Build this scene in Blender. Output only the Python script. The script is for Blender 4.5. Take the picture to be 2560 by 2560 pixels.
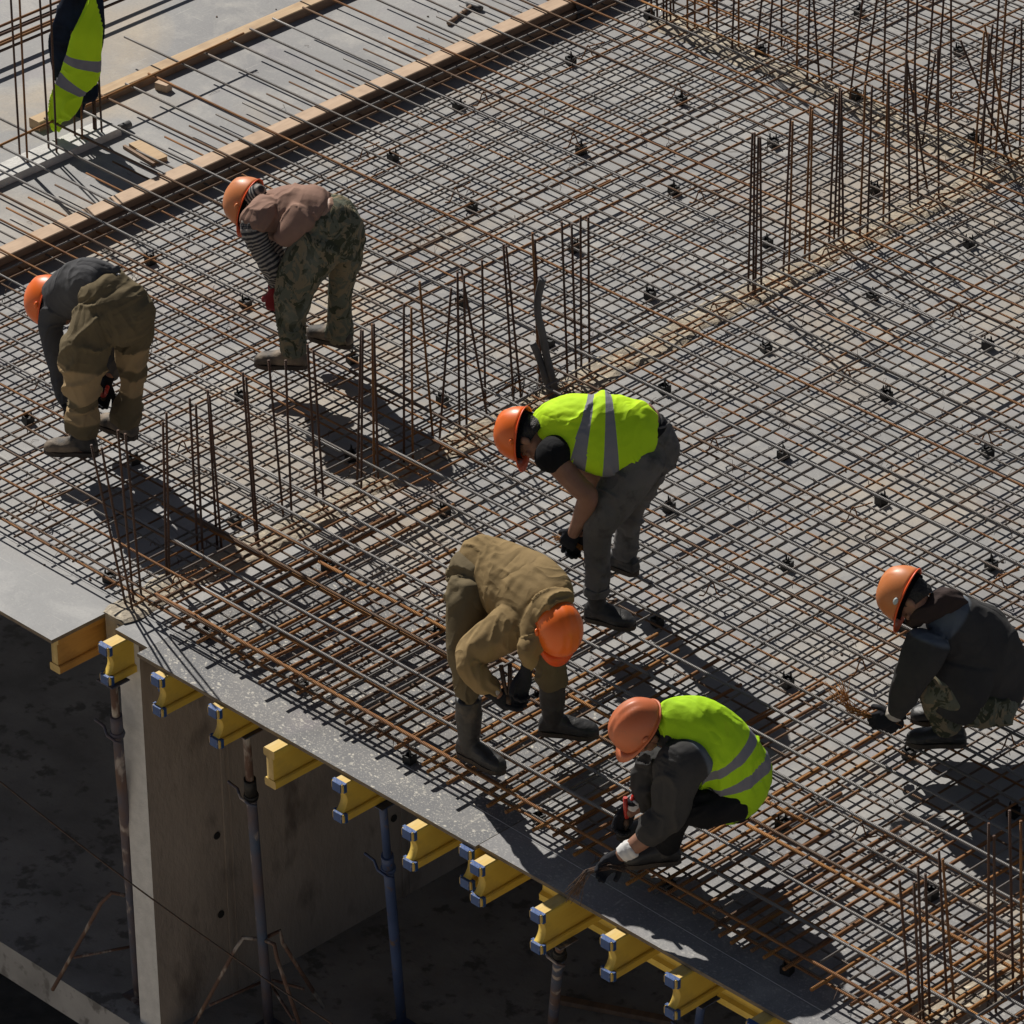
import bpy, bmesh, math, random
import numpy as np
from mathutils import Vector, Matrix
R = math.radians
random.seed(7); rng = np.random.default_rng(7)
for o in list(bpy.data.objects): bpy.data.objects.remove(o)
scn = bpy.context.scene
col = scn.collection

# ---------------------------------------------------------------- camera, world, sun, exposure
cd = bpy.data.cameras.new('camera'); cam = bpy.data.objects.new('camera', cd); col.objects.link(cam)
cam.matrix_world = Matrix(((0.699767,-0.361054,0.616414,15.88358),(0.714222,0.371239,-0.593354,-15.11713),(-0.014604,0.855466,0.517654,15.09714),(0,0,0,1)))
cd.sensor_width = 36; cd.lens = 14032/2560*36; cd.clip_start = 1; cd.clip_end = 500
scn.camera = cam
scn.render.resolution_x = 1024; scn.render.resolution_y = 1024
SUN_DIR = Vector((-.955*math.cos(R(44)), .296*math.cos(R(44)), math.sin(R(44))))
wd = bpy.data.worlds.new('World'); scn.world = wd; wd.use_nodes = True
nt = wd.node_tree; bg = nt.nodes['Background']
sky = nt.nodes.new('ShaderNodeTexSky'); sky.sky_type = 'NISHITA'; sky.sun_disc = False
sky.sun_elevation = R(44); sky.sun_rotation = math.atan2(SUN_DIR.x, SUN_DIR.y)
hs = nt.nodes.new('ShaderNodeHueSaturation'); hs.inputs['Saturation'].default_value = .55; nt.links.new(sky.outputs[0], hs.inputs['Color']); nt.links.new(hs.outputs[0], bg.inputs[0]); sky.altitude = 1500; sky.air_density = .6; sky.dust_density = .3; sky.ozone_density = .8; bg.inputs[1].default_value = 0.05
sl = bpy.data.lights.new('sun', 'SUN'); sl.energy = 4.9; sl.angle = R(.53); sl.color = (1, .955, .89)
so = bpy.data.objects.new('sun', sl); col.objects.link(so)
so.rotation_euler = SUN_DIR.to_track_quat('Z', 'Y').to_euler(); so.location = SUN_DIR*30
scn.view_settings.view_transform = 'Standard'; scn.view_settings.look = 'None'
scn.view_settings.exposure = 0; scn.view_settings.gamma = 1

# ---------------------------------------------------------------- material helpers
def nodes(name):
    m = bpy.data.materials.new(name); m.use_nodes = True
    t = m.node_tree; b = t.nodes['Principled BSDF']
    return m, t, b
def N(t, kind, **kw):
    n = t.nodes.new(kind)
    for k, v in kw.items(): setattr(n, k, v)
    return n
def ramp(t, src, stops, interp='LINEAR'):
    r = N(t, 'ShaderNodeValToRGB'); r.color_ramp.interpolation = interp
    e = r.color_ramp.elements
    while len(e) < len(stops): e.new(.5)
    for i, (p, c) in enumerate(stops):
        e[i].position = p; e[i].color = (c, c, c, 1) if not hasattr(c, '__len__') else (*c[:3], 1)
    t.links.new(src, r.inputs[0]); return r.outputs[0]
def coords(t, stretch=(1, 1, 1), kind='Object'):
    tc = N(t, 'ShaderNodeTexCoord'); mp = N(t, 'ShaderNodeMapping'); mp.inputs['Scale'].default_value = stretch
    t.links.new(tc.outputs[kind], mp.inputs[0]); return mp.outputs[0]
def noise(t, vec, scale, detail=5, rough=.55, out='Fac', dist=0):
    n = N(t, 'ShaderNodeTexNoise'); n.inputs['Scale'].default_value = scale; n.inputs['Detail'].default_value = detail
    n.inputs['Roughness'].default_value = rough; n.inputs['Distortion'].default_value = dist
    t.links.new(vec, n.inputs['Vector']); return n.outputs[out]
def mix(t, fac, a, b, mode='MIX'):
    m = N(t, 'ShaderNodeMix', data_type='RGBA', blend_type=mode)
    for s, v in ((0, fac), (6, a), (7, b)):
        if hasattr(v, 'is_linked'): t.links.new(v, m.inputs[s])
        elif hasattr(v, '__len__'): m.inputs[s].default_value = (*v[:3], 1)
        else: m.inputs[s].default_value = v
    return m.outputs[2]
def bump(t, b, h, strength=.3, dist=.01):
    n = N(t, 'ShaderNodeBump'); n.inputs['Strength'].default_value = strength; n.inputs['Distance'].default_value = dist
    t.links.new(h, n.inputs['Height']); t.links.new(n.outputs[0], b.inputs['Normal'])
def pmat(name, c1, c2, scale=8, rough=.75, metal=0, bs=0, bscale=60, stretch=(1, 1, 1), lo=.35, hi=.65, spec=None, c3=None, s3=30, lo3=.55, hi3=.65):
    m, t, b = nodes(name); v = coords(t, stretch)
    c = mix(t, ramp(t, noise(t, v, scale), [(lo, 0.), (hi, 1.)]), c1, c2)
    if c3: c = mix(t, ramp(t, noise(t, v, s3, 4), [(lo3, 0.), (hi3, 1.)]), c, c3)
    t.links.new(c, b.inputs['Base Color']); b.inputs['Roughness'].default_value = rough; b.inputs['Metallic'].default_value = metal
    if spec is not None: b.inputs['Specular IOR Level'].default_value = spec
    if bs: bump(t, b, noise(t, v, bscale, 4), bs, .01)
    return m
def attr(t, name):
    a = N(t, 'ShaderNodeAttribute'); a.attribute_name = name; return a.outputs['Fac']
def band(t, val, lo, hi):
    a = N(t, 'ShaderNodeMath', operation='GREATER_THAN'); t.links.new(val, a.inputs[0]); a.inputs[1].default_value = lo
    c = N(t, 'ShaderNodeMath', operation='LESS_THAN'); t.links.new(val, c.inputs[0]); c.inputs[1].default_value = hi
    m = N(t, 'ShaderNodeMath', operation='MULTIPLY'); t.links.new(a.outputs[0], m.inputs[0]); t.links.new(c.outputs[0], m.inputs[1])
    return m.outputs[0]
def add(t, a, b):
    m = N(t, 'ShaderNodeMath', operation='MAXIMUM'); t.links.new(a, m.inputs[0]); t.links.new(b, m.inputs[1]); return m.outputs[0]

# ---- formwork sheets: grey film-faced plywood, dusty, stained, scratched
def deck_mat(name, base, dark, light, fleck=.0, fleckcol=(.55, .53, .48), warm=.5):
    m, t, b = nodes(name); v = coords(t)
    c = mix(t, ramp(t, noise(t, v, .9, 6, .6), [(.35, 0.), (.68, 1.)]), base, dark)
    c = mix(t, ramp(t, noise(t, v, 3.2, 8, .65, dist=.4), [(.5, 0.), (.72, .8)]), c, light)
    w = ramp(t, noise(t, v, .55, 5, .6, dist=.6), [(.52, 0.), (.68, warm)])
    c = mix(t, w, c, (.50, .385, .24))
    c = mix(t, ramp(t, noise(t, v, 1.7, 3), [(.6, 0.), (.75, .45)]), c, (.24, .20, .235))
    c = mix(t, ramp(t, noise(t, v, 55, 4, .7), [(.3, .45), (.5, 0.), (.72, 0.)]), c, dark)
    c = mix(t, ramp(t, noise(t, v, 38, 6, .75), [(.60, 0.), (.72, .55)]), c, (.56, .53, .47))
    vs = coords(t, (40, 2.5, 1)); c = mix(t, ramp(t, noise(t, vs, 2.2, 3, .6, dist=.5), [(.66, 0.), (.71, .35)]), c, light)
    if fleck:
        vo = N(t, 'ShaderNodeTexVoronoi'); vo.inputs['Scale'].default_value = 30; wv = N(t, 'ShaderNodeVectorMath', operation='ADD'); nz = N(t, 'ShaderNodeVectorMath', operation='SCALE'); nz.inputs['Scale'].default_value = .05
        t.links.new(noise(t, v, 30, 4, out='Color'), nz.inputs[0]); t.links.new(coords(t, (1, 1.6, 1)), wv.inputs[0]); t.links.new(nz.outputs[0], wv.inputs[1]); t.links.new(wv.outputs[0], vo.inputs['Vector'])
        vo2 = N(t, 'ShaderNodeTexVoronoi'); vo2.inputs['Scale'].default_value = 75; t.links.new(wv.outputs[0], vo2.inputs['Vector'])
        c = mix(t, ramp(t, vo2.outputs['Distance'], [(.2, .8*fleck), (.3, 0.)]), c, fleckcol)
        gate = ramp(t, noise(t, v, 9, 4, .7), [(.45, 0.), (.56, fleck)])
        f = N(t, 'ShaderNodeMath', operation='MULTIPLY')
        t.links.new(ramp(t, vo.outputs['Distance'], [(.22, 1.), (.33, 0.)]), f.inputs[0]); t.links.new(gate, f.inputs[1])
        c = mix(t, f.outputs[0], c, fleckcol)
        vv = coords(t, (2.2, 60, 1)); mp = vv.node; mp.inputs['Rotation'].default_value = (0, 0, .5)
        c = mix(t, ramp(t, noise(t, vv, 1.4, 3, .6, dist=.3), [(.66, 0.), (.70, .35)]), c, fleckcol)
        vv = coords(t, (50, 2, 1)); vv.node.inputs['Rotation'].default_value = (0, 0, .25)
        c = mix(t, ramp(t, noise(t, vv, 1.2, 3, .6, dist=.3), [(.67, 0.), (.71, .35)]), c, fleckcol)
    t.links.new(c, b.inputs['Base Color']); b.inputs['Roughness'].default_value = .62
    b.inputs['Specular IOR Level'].default_value = .3
    bump(t, b, noise(t, v, 45, 6, .7), .25, .006)
    return m
M = {}
M['deck'] = deck_mat('dusty_deck_plywood', (.32, .315, .305), (.215, .213, .214), (.43, .41, .375), fleck=.1, warm=.55)
M['panel_light'] = deck_mat('grey_panel_plywood', (.335, .335, .332), (.25, .25, .25), (.42, .415, .40), fleck=.12, warm=.1)
M['panel_fleck'] = deck_mat('flecked_panel_plywood', (.185, .185, .188), (.12, .122, .126), (.25, .243, .23), fleck=1., fleckcol=(.52, .49, .42), warm=.08)
M['panel_dark'] = deck_mat('worn_panel_plywood', (.27, .265, .26), (.17, .17, .178), (.37, .36, .34), fleck=.4, warm=.12)
M['ply_edge'] = pmat('plywood_edge', (.24, .19, .13), (.13, .105, .08), 18, .85, stretch=(1, 1, 8), bs=.3)
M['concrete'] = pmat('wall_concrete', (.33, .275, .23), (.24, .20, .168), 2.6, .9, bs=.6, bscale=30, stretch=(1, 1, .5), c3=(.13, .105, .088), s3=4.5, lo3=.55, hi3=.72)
M['concrete_end_skylit'] = pmat('skylit_end_concrete', (.66, .65, .63), (.55, .545, .53), 14, .9, bs=.5, bscale=90)  # paler than the wall sides: stronger skylight painted into the end face
M['sand_concrete'] = pmat('rough_wall_top', (.43, .37, .28), (.32, .28, .22), 9, .95, bs=.9, bscale=60, c3=(.6, .52, .39), s3=28)
M['kerb_concrete'] = pmat('pale_kerb_concrete', (.66, .65, .62), (.53, .52, .49), 10, .9, bs=.5, bscale=70, c3=(.16, .15, .14), s3=60, lo3=.68, hi3=.74)
M['slab'] = pmat('lower_slab', (.34, .335, .33), (.22, .217, .213), 2.5, .9, bs=.4, bscale=25, c3=(.15, .145, .14), s3=9)
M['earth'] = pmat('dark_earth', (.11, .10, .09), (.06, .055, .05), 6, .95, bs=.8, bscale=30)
M['bounce_yard'] = pmat('sandy_bounce_yard', (.52, .44, .33), (.42, .35, .26), 1.5, .95, bs=.5)  # bright sand colour, chosen to reflect warm light into the pit
# ---- timber
def wood(name, c1, c2, c3, st=(14, 1.2, 14), rough=.75):
    m, t, b = nodes(name); v = coords(t, st)
    c = mix(t, ramp(t, noise(t, v, 2.2, 6, .6, dist=.6), [(.35, 0.), (.65, 1.)]), c1, c2)
    c = mix(t, ramp(t, noise(t, coords(t), 7, 5), [(.5, 0.), (.72, .7)]), c, c3)
    t.links.new(c, b.inputs['Base Color']); b.inputs['Roughness'].default_value = rough
    bump(t, b, noise(t, v, 3, 5), .3, .004); return m
M['timber'] = wood('sawn_timber', (.56, .40, .235), (.46, .31, .17), (.36, .24, .14))
M['timber_pale'] = wood('pale_plank', (.56, .40, .27), (.47, .325, .21), (.36, .245, .16))
M['timber_edge'] = wood('weathered_plank', (.30, .195, .125), (.22, .14, .09), (.15, .10, .07))
M['beam'] = wood('yellow_beam_paint', (.74, .52, .085), (.67, .46, .07), (.50, .34, .08), st=(10, 1.5, 10), rough=.6)
M['beam_raw'] = wood('orange_beam_side', (.50, .27, .07), (.40, .20, .05), (.30, .15, .04), st=(10, 1.5, 10), rough=.65)
M['beam_top'] = wood('worn_beam_top', (.70, .47, .12), (.76, .56, .23), (.30, .20, .08), st=(9, 2, 9), rough=.7)
M['beam_end'] = wood('raw_beam_end', (.58, .42, .17), (.48, .34, .12), (.34, .24, .1), st=(9, 9, 9))
M['cap'] = pmat('blue_end_cap', (.012, .06, .22), (.03, .09, .26), 20, .5, c3=(.36, .40, .47), s3=24, lo3=.66, hi3=.78, bs=.2)
M['prop_rust'] = pmat('rusted_prop_paint', (.15, .085, .06), (.09, .05, .04), 9, .8, stretch=(1, 1, .35), c3=(.42, .38, .34), s3=11, lo3=.5, hi3=.62, bs=.4)
M['prop_blue'] = pmat('blue_prop_paint', (.03, .055, .14), (.045, .075, .17), 6, .5, stretch=(1, 1, .4), c3=(.12, .08, .06), s3=18, lo3=.62, hi3=.7, bs=.15)
M['prop_mix'] = pmat('flaking_blue_prop', (.05, .085, .15), (.14, .08, .055), 4, .7, stretch=(1, 1, .5), c3=(.36, .31, .28), s3=10, lo3=.58, hi3=.66, bs=.3)
M['black_plastic'] = pmat('black_plastic', (.007, .007, .007), (.014, .0135, .013), 20, .6)
M['tape'] = pmat('black_tape', (.035, .036, .04), (.05, .05, .055), 10, .5)
# ---- reinforcing steel
def steel(name, metal_c, rust_c, amt, rust2):
    m, t, b = nodes(name); v = coords(t, (1.3, 9, 9))
    oi = N(t, 'ShaderNodeObjectInfo')
    sh = N(t, 'ShaderNodeVectorMath', operation='ADD'); t.links.new(v, sh.inputs[0])
    cx = N(t, 'ShaderNodeCombineXYZ'); mm = N(t, 'ShaderNodeMath', operation='MULTIPLY'); mm.inputs[1].default_value = 57
    t.links.new(oi.outputs['Random'], mm.inputs[0]); t.links.new(mm.outputs[0], cx.inputs[0]); t.links.new(cx.outputs[0], sh.inputs[1])
    f = ramp(t, noise(t, sh.outputs[0], 1.6, 5, .62), [(max(0, 1-amt-.17), 0.), (min(1, 1-amt+.13), 1.)])
    r = mix(t, ramp(t, noise(t, sh.outputs[0], 7, 4), [(.4, 0.), (.65, 1.)]), rust_c, rust2)
    c = mix(t, f, metal_c, r)
    wv = N(t, 'ShaderNodeTexWave', wave_type='BANDS', bands_direction='X'); wv.inputs['Scale'].default_value = 32; wv.inputs['Distortion'].default_value = .6
    tc = N(t, 'ShaderNodeTexCoord'); t.links.new(tc.outputs['Object'], wv.inputs['Vector'])
    c = mix(t, ramp(t, wv.outputs['Fac'], [(.25, .38), (.6, 0.)]), c, (.02, .014, .01))
    t.links.new(c, b.inputs['Base Color'])
    inv = ramp(t, f, [(0, .3), (1, .0)]); t.links.new(inv, b.inputs['Metallic'])
    rr = ramp(t, f, [(0, .42), (1, .8)]); t.links.new(rr, b.inputs['Roughness'])
    bump(t, b, wv.outputs['Fac'], .7, .004)
    return m
M['bar_grey'] = steel('grey_ribbed_steel', (.185, .170, .155), (.19, .095, .045), .34, (.12, .07, .045))
M['bar_silver'] = steel('bright_ribbed_steel', (.29, .275, .26), (.22, .12, .06), .26, (.13, .08, .05))
M['bar_brown'] = steel('brown_ribbed_steel', (.15, .125, .105), (.21, .11, .05), .6, (.12, .065, .035))
M['bar_rust'] = steel('rusty_ribbed_steel', (.17, .11, .075), (.35, .155, .045), .74, (.21, .085, .03))
M['bar_orange'] = steel('orange_rusted_steel', (.20, .11, .06), (.45, .20, .045), .85, (.28, .11, .03))
M['bar_start'] = steel('starter_steel', (.085, .062, .05), (.14, .065, .036), .6, (.075, .04, .028))
M['bar_startgrey'] = steel('cement_splashed_steel', (.24, .235, .225), (.17, .10, .06), .3, (.10, .07, .05))
M['wire'] = pmat('tie_wire_steel', (.07, .06, .055), (.13, .07, .04), 30, .6, .4)
M['pipe'] = pmat('grey_conduit', (.05, .05, .052), (.12, .115, .11), 15, .55, stretch=(1, 1, .4))
# ---- clothing
def fold(t, b, v, weave, amt=.55):
    n1 = noise(t, coords(t, (1, 1, .6)), 4.5, 2, .45, dist=.8)
    r = N(t, 'ShaderNodeMath', operation='PINGPONG'); t.links.new(n1, r.inputs[0]); r.inputs[1].default_value = .16
    b1 = N(t, 'ShaderNodeBump'); b1.inputs['Strength'].default_value = amt; b1.inputs['Distance'].default_value = .09; t.links.new(r.outputs[0], b1.inputs['Height'])
    b2 = N(t, 'ShaderNodeBump'); b2.inputs['Strength'].default_value = weave; b2.inputs['Distance'].default_value = .006; t.links.new(noise(t, v, 60, 5, .7), b2.inputs['Height'])
    t.links.new(b1.outputs[0], b2.inputs['Normal']); t.links.new(b2.outputs[0], b.inputs['Normal'])
def cloth(name, c1, c2, rough=.9, weave=0.25, c3=None, patch=None, stains=None, spec=.15):
    m, t, b = nodes(name); v = coords(t)
    c = mix(t, ramp(t, noise(t, v, 5, 5), [(.35, 0.), (.65, 1.)]), c1, c2)
    if c3: c = mix(t, ramp(t, noise(t, v, 11, 5, .6), [(.52, 0.), (.68, .8)]), c, c3)
    if patch: c = mix(t, attr(t, 'patch'), c, patch)
    if stains: c = mix(t, ramp(t, noise(t, v, 7, 6, .7, dist=.7), [(.58, 0.), (.74, .6)]), c, stains)
    t.links.new(c, b.inputs['Base Color']); b.inputs['Roughness'].default_value = rough; b.inputs['Specular IOR Level'].default_value = spec
    fold(t, b, v, weave); return m
M['khaki'] = cloth('khaki_workwear', (.165, .13, .075), (.13, .102, .06), patch=(.35, .25, .135))
M['sand'] = cloth('sand_workwear', (.30, .21, .10), (.25, .175, .082), stains=(.22, .155, .08), patch=(.15, .115, .065))
M['darkgrey'] = cloth('charcoal_cloth', (.062, .060, .058), (.046, .045, .045), patch=(.13, .15, .175))
M['shirtgrey'] = cloth('faded_charcoal_cotton', (.085, .085, .088), (.062, .062, .066))
M['black'] = cloth('black_cloth', (.012, .012, .013), (.018, .018, .02))
M['brown'] = cloth('dusty_brown_cotton', (.33, .205, .155), (.285, .175, .135), weave=.15)
M['white'] = cloth('white_cotton', (.74, .73, .71), (.66, .65, .63))
M['knit'] = cloth('off_white_cuff', (.60, .55, .49), (.50, .45, .40))
M['jeans'] = cloth('acid_washed_denim', (.105, .10, .096), (.16, .152, .145), c3=(.06, .058, .056), weave=.5)
M['navy'] = cloth('navy_cloth', (.018, .030, .060), (.012, .014, .02))
M['glove'] = cloth('dark_work_glove', (.016, .018, .024), (.03, .03, .034), weave=.5)
M['redglove'] = cloth('red_rubber_glove', (.26, .02, .025), (.20, .015, .02), rough=.6)
M['hoodie'] = cloth('brown_hoodie', (.055, .038, .034), (.042, .03, .028))
M['maroon'] = cloth('maroon_hood', (.10, .02, .03), (.07, .015, .02))
def vest(name, bands, c1=(.60, .92, .02), c2=(.54, .86, .02), back=None):
    m, t, b = nodes(name); v = coords(t)
    c = mix(t, ramp(t, noise(t, v, 4, 5), [(.35, 0.), (.65, 1.)]), c1, c2)
    c = mix(t, ramp(t, noise(t, v, 9, 6, .7, dist=.5), [(.6, 0.), (.78, .35)]), c, (.40, .45, .03))
    u = attr(t, 'u'); f = None
    for lo, hi in bands:
        g = band(t, u, lo, hi); f = g if f is None else add(t, f, g)
    if f is not None: c = mix(t, f, c, (.235, .235, .265))
    t.links.new(c, b.inputs['Base Color']); b.inputs['Roughness'].default_value = .75; b.inputs['Specular IOR Level'].default_value = .2
    fold(t, b, v, .2, .4); return m
def camo():
    m, t, b = nodes('woodland_camouflage'); v = coords(t, (1, 1, .7))
    c = mix(t, ramp(t, noise(t, v, 15, 4, .65, dist=1.1), [(.49, 0.), (.515, 1.)]), (.15, .155, .115), (.25, .205, .13))
    c = mix(t, ramp(t, noise(t, coords(t, (1, 1, .8)), 11.5, 4, .65, dist=1.3), [(.53, 0.), (.55, 1.)]), c, (.065, .07, .045))
    c = mix(t, ramp(t, noise(t, v, 5, 3), [(.55, 0.), (.7, .5)]), c, (.20, .22, .19))
    t.links.new(c, b.inputs['Base Color']); b.inputs['Roughness'].default_value = .9; b.inputs['Specular IOR Level'].default_value = .1
    fold(t, b, v, .3, .5); return m
M['camo'] = camo()
def striped():
    m, t, b = nodes('striped_knit'); u = attr(t, 'u')
    mm = N(t, 'ShaderNodeMath', operation='PINGPONG'); t.links.new(u, mm.inputs[0]); mm.inputs[1].default_value = .0105
    c = mix(t, ramp(t, mm.outputs[0], [(.0, 0.), (.0045, 0.), (.0062, 1.)]), (.035, .034, .04), (.36, .33, .29))
    t.links.new(c, b.inputs['Base Color']); b.inputs['Roughness'].default_value = .9; return m
M['striped'] = striped()
def skin_mat(name, c1, c2):
    m = pmat(name, c1, c2, 14, .55, bs=.15, bscale=120); b = m.node_tree.nodes['Principled BSDF']
    b.inputs['Subsurface Weight'].default_value = .08; b.inputs['Subsurface Radius'].default_value = (.012, .005, .003); return m
M['skin'] = skin_mat('tanned_skin', (.32, .165, .105), (.27, .13, .08))
M['skin_pale'] = skin_mat('lighter_skin', (.44, .27, .19), (.38, .22, .15))
M['hair'] = pmat('black_hair', (.012, .010, .009), (.03, .026, .024), 60, .6, bs=.6, bscale=150)
def plastic(name, c, rough, dirt):
    m, t, b = nodes(name); v = coords(t)
    cc = mix(t, ramp(t, noise(t, v, 9, 6, .65), [(.45, 0.), (.8, dirt)]), c, (.30, .15, .08))
    cc = mix(t, ramp(t, noise(t, v, 45, 5, .7), [(.6, 0.), (.72, dirt)]), cc, (.20, .12, .07))
    t.links.new(cc, b.inputs['Base Color'])
    rr = ramp(t, noise(t, v, 12, 5), [(.3, rough), (.7, rough+.15)]); t.links.new(rr, b.inputs['Roughness'])
    b.inputs['Coat Weight'].default_value = .1; return m
M['hat_bright'] = plastic('bright_orange_plastic', (.86, .155, .012), .33, .06)
M['hat_faded'] = plastic('faded_orange_plastic', (.68, .22, .065), .38, .3)
M['hat_brick'] = plastic('scuffed_orange_plastic', (.60, .155, .055), .4, .5)
M['hat_rim'] = plastic('orange_rim_plastic', (.85, .10, .012), .4, .05)
M['red_plastic'] = plastic('red_handle_plastic', (.50, .03, .02), .35, .15)
M['boot_leather'] = pmat('dusty_boot_leather', (.035, .032, .03), (.08, .065, .05), 12, .7, c3=(.27, .205, .14), s3=7, lo3=.42, hi3=.62, bs=.3)
M['boot_black'] = pmat('black_boot', (.018, .018, .019), (.04, .037, .034), 9, .5, c3=(.13, .10, .07), s3=7, lo3=.6, hi3=.8, bs=.25)
M['sole'] = pmat('boot_sole', (.09, .065, .045), (.05, .04, .03), 20, .85)
M['label_silver'] = pmat('pale_sticker', (.42, .52, .52), (.55, .6, .6), 30, .4)

# ---------------------------------------------------------------- object helpers
def link(name, me, mats=(), parent=None, label=None, cat=None, group=None, kind=None):
    o = bpy.data.objects.new(name, me); col.objects.link(o)
    if me is not None:
        for m in (mats if isinstance(mats, (list, tuple)) else [mats]): me.materials.append(m)
    if parent: o.parent = parent
    if label: o['label'] = label
    if cat: o['category'] = cat
    if group: o['group'] = group
    if kind: o['kind'] = kind
    return o
def from_bm(name, bm, mats, parent=None, smooth=False, **kw):
    me = bpy.data.meshes.new(name); bm.normal_update(); bm.to_mesh(me); bm.free()
    if smooth:
        for p in me.polygons: p.use_smooth = True
    return link(name, me, mats, parent, **kw)
def thing(name, loc, label, cat, group=None, rz=0):
    o = link(name, None, label=label, cat=cat, group=group); o.location = loc; o.rotation_euler = (0, 0, rz); return o
def box(bm, lo, hi, mi=0, bev=0):
    vs = [bm.verts.new((x, y, z)) for x in (lo[0], hi[0]) for y in (lo[1], hi[1]) for z in (lo[2], hi[2])]
    fs = []
    for q in ((0, 1, 3, 2), (4, 6, 7, 5), (0, 4, 5, 1), (2, 3, 7, 6), (0, 2, 6, 4), (1, 5, 7, 3)):
        f = bm.faces.new([vs[i] for i in q]); f.material_index = mi; fs.append(f)
    if bev:
        es = list({e for f in fs for e in f.edges})
        bmesh.ops.bevel(bm, geom=es, offset=bev, segments=2, affect='EDGES', profile=.6)
    return fs
def frame(t):
    t = t.normalized(); a = Vector((0, 0, 1)) if abs(t.z) < .9 else Vector((1, 0, 0))
    s = t.cross(a).normalized(); return s, s.cross(t)
def tube(bm, pts, r, n=8, mi=0, caps=True):
    pts = [Vector(p) for p in pts]; rings = []; rs = r if hasattr(r, '__len__') else [r]*len(pts)
    s0 = None
    for i, p in enumerate(pts):
        t = (pts[min(i+1, len(pts)-1)]-pts[max(i-1, 0)])
        s, u = frame(t)
        if s0 is not None:
            t.normalize(); s = (s0-t*s0.dot(t)).normalized(); u = s.cross(t)
        s0 = s
        rings.append([bm.verts.new(p+(s*math.cos(a)+u*math.sin(a))*rs[i]) for a in [2*math.pi*k/n for k in range(n)]])
    for A, B in zip(rings, rings[1:]):
        for k in range(n):
            f = bm.faces.new((A[k], B[k], B[(k+1) % n], A[(k+1) % n])); f.smooth = True; f.material_index = mi
    if caps:
        for q in (rings[0], rings[-1][::-1]):
            f = bm.faces.new(q); f.material_index = mi
def vnoise(p, seed=0):
    p = np.asarray(p, float); i = np.floor(p).astype(np.int64); f = p-i; f = f*f*(3-2*f); r = 0
    for dx in (0, 1):
        for dy in (0, 1):
            for dz in (0, 1):
                h = (i[:, 0]+dx)*374761393+(i[:, 1]+dy)*668265263+(i[:, 2]+dz)*2147483647+seed*974634773
                h = (h ^ (h >> 13))*1274126177 & 0xffffffff; h = (h ^ (h >> 16)) & 0xffff
                w = (f[:, 0] if dx else 1-f[:, 0])*(f[:, 1] if dy else 1-f[:, 1])*(f[:, 2] if dz else 1-f[:, 2])
                r = r+w*h/65535.
    return r*2-1

def catmull_pts(P, k=5):
    P = [Vector(p) for p in P]; Q = [2*P[0]-P[1]]+P+[2*P[-1]-P[-2]]; out = []
    for i in range(1, len(Q)-2):
        for j in range(k):
            t = j/k; a, b, c, d = Q[i-1:i+3]
            out.append(.5*((2*b)+(c-a)*t+(2*a-5*b+4*c-d)*t*t+(3*b-a-3*c+d)*t**3))
    return out+[Q[-2]]
# ================================================================= SETTING
# lower floor, pit, and the formwork deck
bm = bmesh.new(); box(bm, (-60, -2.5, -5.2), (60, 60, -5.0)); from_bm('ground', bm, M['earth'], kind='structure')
bm = bmesh.new(); box(bm, (-60, -80, -5.2), (60, -2.504, -4.98)); from_bm('bounce_yard_ground', bm, M['bounce_yard'], kind='structure')  # unseen sunlit ground, added to bounce light onto the wall and beams
bm = bmesh.new(); box(bm, (-14, .0, -2.72), (6, 12, -2.5)); from_bm('lower_floor_slab', bm, M['slab'], kind='structure')
DY = 1.2
bm = bmesh.new(); box(bm, (-11, DY+.003, -.021), (5, 13, 0)); from_bm('formwork_deck', bm, M['deck'], kind='structure')
bm = bmesh.new(); box(bm, (-16, -1.3, -.021), (-5.403, DY, 0)); from_bm('formwork_deck', bm, M['deck'], kind='structure')  # out-of-view deck extension, added to keep the sun off the pit
def panel(x0, x1, y0, y1, mat, label, dz=0.):
    bm = bmesh.new(); fs = box(bm, (x0, y0, -.021), (x1, y1, 0))
    for f in bm.faces: f.material_index = 0 if f.normal.z > .5 else 1
    bm.normal_update()
    for f in bm.faces: f.material_index = 0 if f.normal.z > .5 else 1
    o = from_bm('plywood_panel', bm, [mat, M['ply_edge']], label=label, cat='panel', group='plywood panels along the open deck edge')
    o.location.z = dz; return o
panel(-5.4, -2.863, -.295, DY, M['panel_light'], 'clean light grey plywood panel jutting out at the left end of the deck edge')
panel(-2.715, -2.468, .0, DY, M['panel_light'], 'narrow grey plywood strip beside the corner starter bars', -.002)
panel(-2.464, -.036, -.073, DY, M['panel_fleck'], 'dark grey plywood panel flecked with white splashes along the deck edge')
panel(-.030, 2.41, -.052, DY, M['panel_dark'], 'worn plywood panel in the shadow of the kneeling worker in the vest', .002)
panel(2.416, 5, -.052, DY, M['panel_dark'], 'plywood panel at the lower right end of the deck edge', .001)

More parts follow.
